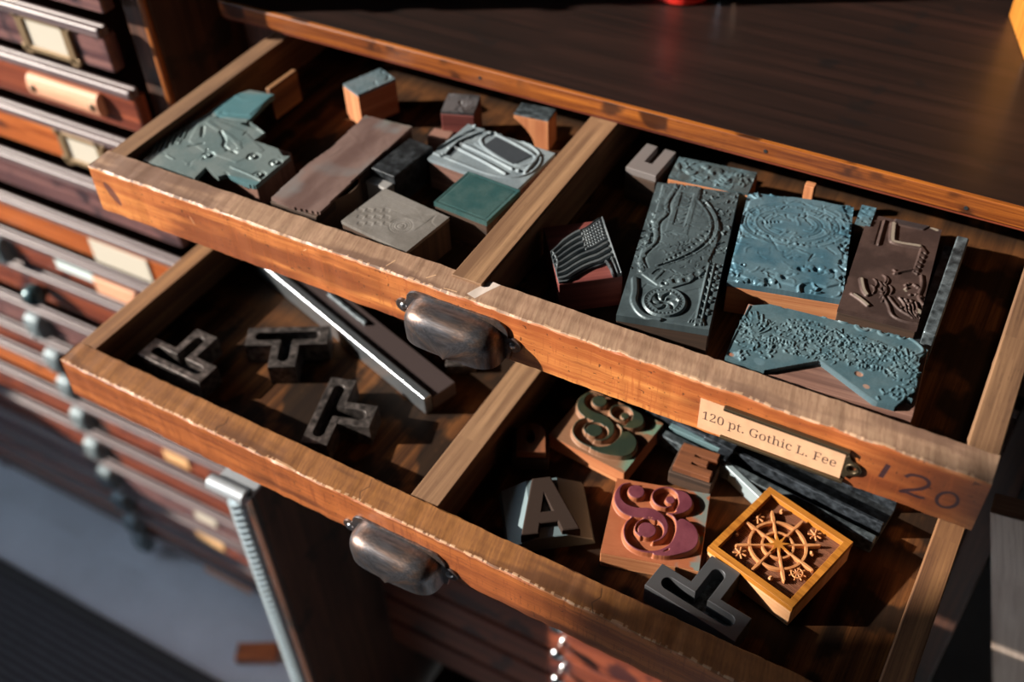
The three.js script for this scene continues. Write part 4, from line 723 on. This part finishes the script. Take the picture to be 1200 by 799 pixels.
function ampBlock(label, P, face, ground, wood, corner, seed) {
  const t = thing('ampersand_block', label, 'type block', [P.cx, FL, P.cz], P.turn, 'ornate ampersand blocks');
  part('wood_base', boxAt(P.w, 0.0185, P.d, 0, 0.00925, 0, 0.0008, 'z'), wood, t);
  const res = 0.00036;
  const g = relief({ ...P, yFace: YL, res, depth: 0.005, thick: 0.001, soft: 5,
    color: (x, z, h) => { const n = fbm(x * 70, z * 70, seed, 4), tick = noise(x * 120, z * 1500, seed + 3); let w = mix3(ground[0], ground[1], clamp(n * 0.8 + tick * 0.3 - 0.05)); const cn = sstep(0.28, 0.42, x / P.w + 0.22 * (noise(z * 130, 3, seed) - 0.5)) * sstep(0.45, 0.6, fbm(x * 110, z * 110, seed + 5, 3)); w = mix3(w, corner, cn * 0.75); const f = mix3(face[0], face[1], sstep(0.3, 0.7, n)).map(v => v * (0.9 + 0.2 * noise(x * 1200, z * 1200, 2))); return mix3(w, f, sstep(0.9, 0.97, h)); },
    draw(c, m0, S, cw, ch) {
      c.fillStyle = '#000'; c.fillRect(0, 0, cw, ch);
      // plan position of the drawing, taken from the purple block and scaled to this one
      const cs = Math.cos(RED.turn), sn = Math.sin(RED.turn);
      const m = (x, y) => { const p = at(690 + x / 5.706, 540 + y / 5.706, YL), a = p.x - RED.cx, b = p.z - RED.cz; return [((a * cs - b * sn) / RED.w + 0.5) * cw, ((a * sn + b * cs) / RED.d + 0.5) * ch]; };
      ampersand(c, m, cw / 640 * 0.95);
    } });
  g.translate(0, 0.0188, 0); part('relief_face', g, vcol(0.55), t); return t;
}
ampBlock('purple-inked ornate ampersand carved on an orange wood block', RED, [[0.105, 0.02, 0.034], [0.145, 0.034, 0.05]], [[0.25, 0.07, 0.028], [0.36, 0.12, 0.052]], M.blockWood, [0.10, 0.20, 0.20], 91);
ampBlock('green-inked ornate ampersand carved on a pale wood block under the drawer front', planOf([[690, 458], [782, 487], [730, 553], [641, 501]], YL), [[0.012, 0.022, 0.013], [0.026, 0.032, 0.015]], [[0.17, 0.08, 0.042], [0.25, 0.13, 0.072]], M.blockWood, [0.10, 0.24, 0.18], 95);
// ship's wheel block
{
  const P = planOf([[903, 571], [1000, 635], [929, 711], [828, 641]], YL + 0.004), H = 0.0272, fw = 0.0056;
  const t = thing('wheel_block', 'golden wooden block carved with a ship wheel inside a raised border', 'carved block', [P.cx, FL, P.cz], P.turn);
  const warm = woodMat(33, '#a3643a', '#cf9560', { rough: 0.6, fine: 2 }), groundM = woodMat(34, '#5a3524', '#8c5c40', { rough: 0.75, fine: 2.5 });
  part('block_body', boxAt(P.w, H - 0.006, P.d, 0, (H - 0.006) / 2, 0, 0.0008, 'x'), woodMat(35, '#c98f62', '#e5b98c', { rough: 0.6 }), t, 'pale block sides');
  const s = new THREE.Shape(); const a = P.w / 2, b = P.d / 2; s.moveTo(-a, -b); s.lineTo(a, -b); s.lineTo(a, b); s.lineTo(-a, b); s.closePath(); const h = new THREE.Path(); h.moveTo(-a + fw, -b + fw); h.lineTo(-a + fw, b - fw); h.lineTo(a - fw, b - fw); h.lineTo(a - fw, -b + fw); h.closePath(); s.holes.push(h);
  part('border', boxUV(new THREE.ExtrudeGeometry(s, { depth: 0.0056, bevelEnabled: true, bevelSize: 0.0003, bevelThickness: 0.0004, bevelSegments: 1 }).rotateX(Math.PI / 2).translate(0, H - 0.0003, 0), 'x'), M.gold, t, 'golden raised border');
  // chiselled ground
  const gr = []; for (let i = 0; i < 46; i++) { const z = -b + fw + (i + 0.5) * (2 * b - 2 * fw) / 46; gr.push(new THREE.BoxGeometry(2 * (a - fw), 0.0006 + 0.0004 * noise(i * 3.3, 2, 4), 0.0009).translate(0, H - 0.0058, z)); }
  part('chiselled_ground', boxUV(join(gr), 'x'), groundM, t, 'dark chiselled ground');
  const yt = H - 0.002, C = planOf; // wheel
  const wc = at(912, 637, YL + 0.004), cs = Math.cos(P.turn), sn = Math.sin(P.turn), dx = wc.x - P.cx, dz = wc.z - P.cz, wx = dx * cs - dz * sn, wz = dx * sn + dz * cs;
  const sp = at(905.6, 600.6, YL + 0.004), sx = (sp.x - wc.x) * cs - (sp.z - wc.z) * sn, sz = (sp.x - wc.x) * sn + (sp.z - wc.z) * cs, A0 = Math.atan2(-sz, sx);
  const ring = (r, w, y) => { const q = new THREE.Shape(); q.absarc(0, 0, r + w / 2, 0, Math.PI * 2, false); const k = new THREE.Path(); k.absarc(0, 0, r - w / 2, 0, Math.PI * 2, true); q.holes.push(k); return new THREE.ExtrudeGeometry(q, { depth: 0.0032, bevelEnabled: true, bevelSize: 0.0003, bevelThickness: 0.0004, bevelSegments: 2, curveSegments: 40 }).rotateX(Math.PI / 2).translate(wx, y, wz); };
  part('outer_ring', boxUV(ring(0.0232, 0.0019, yt), 'x'), warm, t); part('inner_ring', boxUV(ring(0.0128, 0.0015, yt), 'x'), warm, t);
  for (let i = 0; i < 8; i++) {
    const ang = i * Math.PI / 4 + A0, len = 0.035, q = new THREE.Shape(); q.moveTo(0, -0.0018); q.lineTo(0.008, -0.0009); q.lineTo(0.021, -0.0006); q.lineTo(0.026, -0.0012); q.lineTo(len - 0.001, -0.0008); q.lineTo(len, 0); q.lineTo(len - 0.001, 0.0008); q.lineTo(0.026, 0.0012); q.lineTo(0.021, 0.0006); q.lineTo(0.008, 0.0009); q.lineTo(0, 0.0018); q.closePath();
    part('spoke', boxUV(new THREE.ExtrudeGeometry(q, { depth: 0.0036, bevelEnabled: true, bevelSize: 0.0003, bevelThickness: 0.0004, bevelSegments: 1 }).rotateX(Math.PI / 2).rotateY(ang).translate(wx, yt + 0.0004, wz), 'x'), warm, t);
  }
  const st = new THREE.Shape(); for (let i = 0; i < 16; i++) { const A = i * Math.PI / 8 + A0, r = i % 2 ? 0.0034 : 0.0105; i ? st.lineTo(Math.cos(A) * r, -Math.sin(A) * r) : st.moveTo(Math.cos(A) * r, -Math.sin(A) * r); } st.closePath();
  part('star', boxUV(new THREE.ExtrudeGeometry(st, { depth: 0.002, bevelEnabled: true, bevelSize: 0.0003, bevelThickness: 0.0004, bevelSegments: 1 }).rotateX(Math.PI / 2).translate(wx, yt + 0.0016, wz), 'x'), M.gold, t, 'golden star at the hub');
  const loc = (u, v) => { const p = at(u, v, YL), X = p.x - P.cx, Z = p.z - P.cz; return [X * cs - Z * sn, X * sn + Z * cs]; };
  const flower = (u, v, R) => { const [x, z] = loc(u, v), gs = [new THREE.SphereGeometry(0.0016, 10, 6).translate(x, H - 0.0032, z)]; for (let i = 0; i < 7; i++) { const A = i * 6.283 / 7 + R; gs.push(new THREE.CapsuleGeometry(0.0009, 0.0036, 3, 8).rotateZ(Math.PI / 2).translate(0.0034, 0, 0).rotateY(A).translate(x, H - 0.0036, z)); } return boxUV(join(gs), 'x'); };
  for (const [u, v, r] of [[888, 607, 0], [955, 627, 1], [867, 648, 2]]) part('carved_flower', flower(u, v, r), warm, t);
  { const [x, z] = loc(934, 672), gs = [new THREE.TorusGeometry(0.0046, 0.0008, 6, 24).rotateX(Math.PI / 2).translate(x, H - 0.0032, z)]; for (let i = 0; i < 4; i++) gs.push(new THREE.CapsuleGeometry(0.0007, 0.014, 3, 6).rotateZ(Math.PI / 2).rotateY(i * Math.PI / 4 + 0.3).translate(x, H - 0.0032, z)); part('small_wheel', boxUV(join(gs), 'x'), warm, t); }
  for (const [u, v] of [[916, 600], [863, 626], [951, 649], [903, 678]]) { const [x, z] = loc(u, v); part('carved_knob', boxUV(new THREE.DodecahedronGeometry(0.0026, 0).scale(1.1, 0.9, 0.8).rotateY(u).translate(x, H - 0.0036, z), 'x'), warm, t); }
}
// letter E
{
  const P = planOf([[800, 515], [846, 530], [836, 566], [784, 545]], YL), t = thing('letter_block_e', 'brown wooden block with raised letter E under the paper label', 'type block', [P.cx, FL, P.cz], P.turn);
  part('body', boxAt(P.w, 0.0165, P.d, 0, 0.00825, 0, 0.001), M.blockDark, t);
  const s = new THREE.Shape(), w = P.w * 0.42, d = P.d * 0.42; s.moveTo(-w, -d); s.lineTo(w, -d); s.lineTo(w, -d * 0.45); s.lineTo(-w * 0.2, -d * 0.45); s.lineTo(-w * 0.2, -d * 0.2); s.lineTo(w * 0.6, -d * 0.2); s.lineTo(w * 0.6, d * 0.2); s.lineTo(-w * 0.2, d * 0.2); s.lineTo(-w * 0.2, d * 0.45); s.lineTo(w, d * 0.45); s.lineTo(w, d); s.lineTo(-w, d); s.closePath();
  part('letter', boxUV(new THREE.ExtrudeGeometry(s, { depth: 0.005, bevelEnabled: true, bevelSize: 0.0005, bevelThickness: 0.0008 }).rotateX(Math.PI / 2).translate(0, 0.0222, 0), 'x'), M.blockRust, t);
}
// composing stick: long dark channel
{
  const a = at(842, 528, YL), b = at(1030, 622, YL), dir = V3(b.x - a.x, 0, b.z - a.z).normalize(), L = 0.235, c = V3(b.x, 0, b.z).addScaledVector(dir, -L / 2);
  const t = thing('composing_stick', 'long blue-black metal composing stick beside the ship wheel block', 'composing stick', [c.x, FL, c.z], Math.atan2(-dir.z, dir.x));
  part('bed', boxAt(L, 0.003, 0.05, 0, 0.0015, -0.02, 0.0008), M.leadDark, t); part('back_rail', boxAt(L, 0.023, 0.003, 0, 0.0115, -0.0445, 0.0008), M.steelDark, t); part('front_rail', boxAt(L, 0.016, 0.009, 0, 0.008, 0.004, 0.0015), M.lead, t); part('inner_rail', boxAt(L, 0.02, 0.004, 0, 0.01, -0.012, 0.0012), M.steelDark, t);
  part('slide', join([boxAt(0.012, 0.021, 0.05, -0.03, 0.0105, -0.02, 0.001), boxAt(0.03, 0.006, 0.012, -0.038, 0.022, -0.012, 0.001)]), M.steelDark, t);
}
{ // thin lead rule and pale teal rule by the E
  for (const [u0, v0, u1, v1, label, m] of [[858, 548, 892, 580, 'thin pale steel rule leaning between the stick and the ship wheel block', std(lin(0.3, 0.38, 0.42), 0.5, 0.3)], [797, 502, 838, 520, 'pale teal metal rule under the drawer front near the letter E', std(lin(0.2, 0.33, 0.37), 0.35, 0.5)]]) {
    const a = at(u0, v0, YL - 0.006), b = at(u1, v1, YL - 0.006), L = a.distanceTo(b) + 0.02, t = thing('metal_rule', label, 'metal rule', [(a.x + b.x) / 2, FL, (a.z + b.z) / 2], Math.atan2(-(b.z - a.z), b.x - a.x), 'loose metal rules'); part('rule', boxAt(L, 0.0165, 0.006, 0, 0.00825, 0, 0.001), m, t);
  }
}

// ---------------------------------------------------------------- on the bench
{
  const p = at(1184, 70, 0.0266), t = thing('gold_box', 'tall golden wooden box standing on the dark bench', 'box', [p.x + 0.039, Y0 + 0.0266, p.z - 0.06], 0.35);
  part('box_body', boxAt(0.09, 0.14, 0.09, 0, 0.07, 0, 0.002, 'y'), M.gold, t); part('lid', boxAt(0.092, 0.03, 0.092, 0, 0.155, 0, 0.002), M.gold, t);
  const r = at(797, 0, 0.0266), u = thing('red_tin', 'bright red tin standing far back on the bench', 'tin', [r.x - 0.005, Y0 + 0.0266, r.z - 0.018], 0.3);
  part('tin_body', new THREE.LatheGeometry([[0, 0], [0.031, 0], [0.033, 0.002], [0.033, 0.09], [0.03, 0.093], [0, 0.093]].map(q => new THREE.Vector2(q[0], q[1])), 32), std(lin(0.75, 0.03, 0.02), 0.35), u); part('rim', new THREE.TorusGeometry(0.032, 0.002, 8, 32).rotateX(Math.PI / 2).translate(0, 0.092, 0), M.steel, u);
  const k = at(846, 2, 0.0266), v = thing('metal_cup', 'small pale metal cup next to the red tin', 'cup', [k.x, Y0 + 0.0266, k.z - 0.012]);
  part('cup_body', new THREE.LatheGeometry([[0, 0], [0.011, 0], [0.013, 0.003], [0.016, 0.04], [0.0145, 0.04], [0.0115, 0.004], [0, 0.004]].map(q => new THREE.Vector2(q[0], q[1])), 24), M.steel, v);
}
// ---------------------------------------------------------------- floor things
{
  const mat = new THREE.MeshStandardMaterial({ roughness: 0.95, color: lin(0.13, 0.14, 0.15) }), c = raster(256, 256, (i, j) => { const g = 120 + 100 * Math.sin(i / 256 * Math.PI * 2 * 16) * (0.7 + 0.3 * Math.sin(j / 256 * Math.PI * 2 * 8)); return [g, g, g]; });
  mat.bumpMap = tex(c, false, [1 / 0.25, 1 / 0.25]); mat.bumpScale = 0.003; mat.map = tex(raster(256, 256, (i, j) => { const g = 150 + 80 * Math.sin(i / 256 * Math.PI * 2 * 16) * (0.5 + 0.5 * noise(i / 8, j / 20, 3)); return [g, g, g * 1.04]; }), true, [1 / 0.25, 1 / 0.25]);
  const t = thing('floor_mat', 'dark grey ribbed rubber mat on the concrete floor', 'mat', [-0.3, 0, 0.88]); part('mat', boxAt(2.2, 0.012, 1.8, 0, 0.006, 0, 0.004, 'z'), mat, t);
  part('border', boxAt(2.2, 0.013, 0.025, 0, 0.0065, -0.9, 0.004), std(lin(0.03, 0.033, 0.036), 0.8), t);
  const p = at(300, 762, -Y0 + 0.02), o = thing('wood_offcut', 'small orange wood offcut on the concrete by the metal-edged panel', 'offcut', [p.x, 0, p.z], 0.5); part('offcut', boxAt(0.075, 0.02, 0.035, 0, 0.01, 0, 0.002), M.caseFrontRed, o);
  // board leaning at the far right
  const a = at(1163, 592, -0.2), b = at(1166, 900, -Y0 + 0.01), bd = thing('leaning_board', 'pale greyish board leaning beside the right end of the drawers', 'board', [b.x, 0, b.z]);
  const dirv = a.clone().sub(b), L = dirv.length(), g = box(0.3, L, 0.02, 0.002, 'y'); g.translate(0.15, L / 2, -0.01);
  const m = part('board', g, woodMat(36, '#a08c80', '#c9b9ad', { rough: 0.7 }), bd); m.quaternion.setFromUnitVectors(V3(0, 1, 0), dirv.normalize());
}
renderer.render(scene, camera);
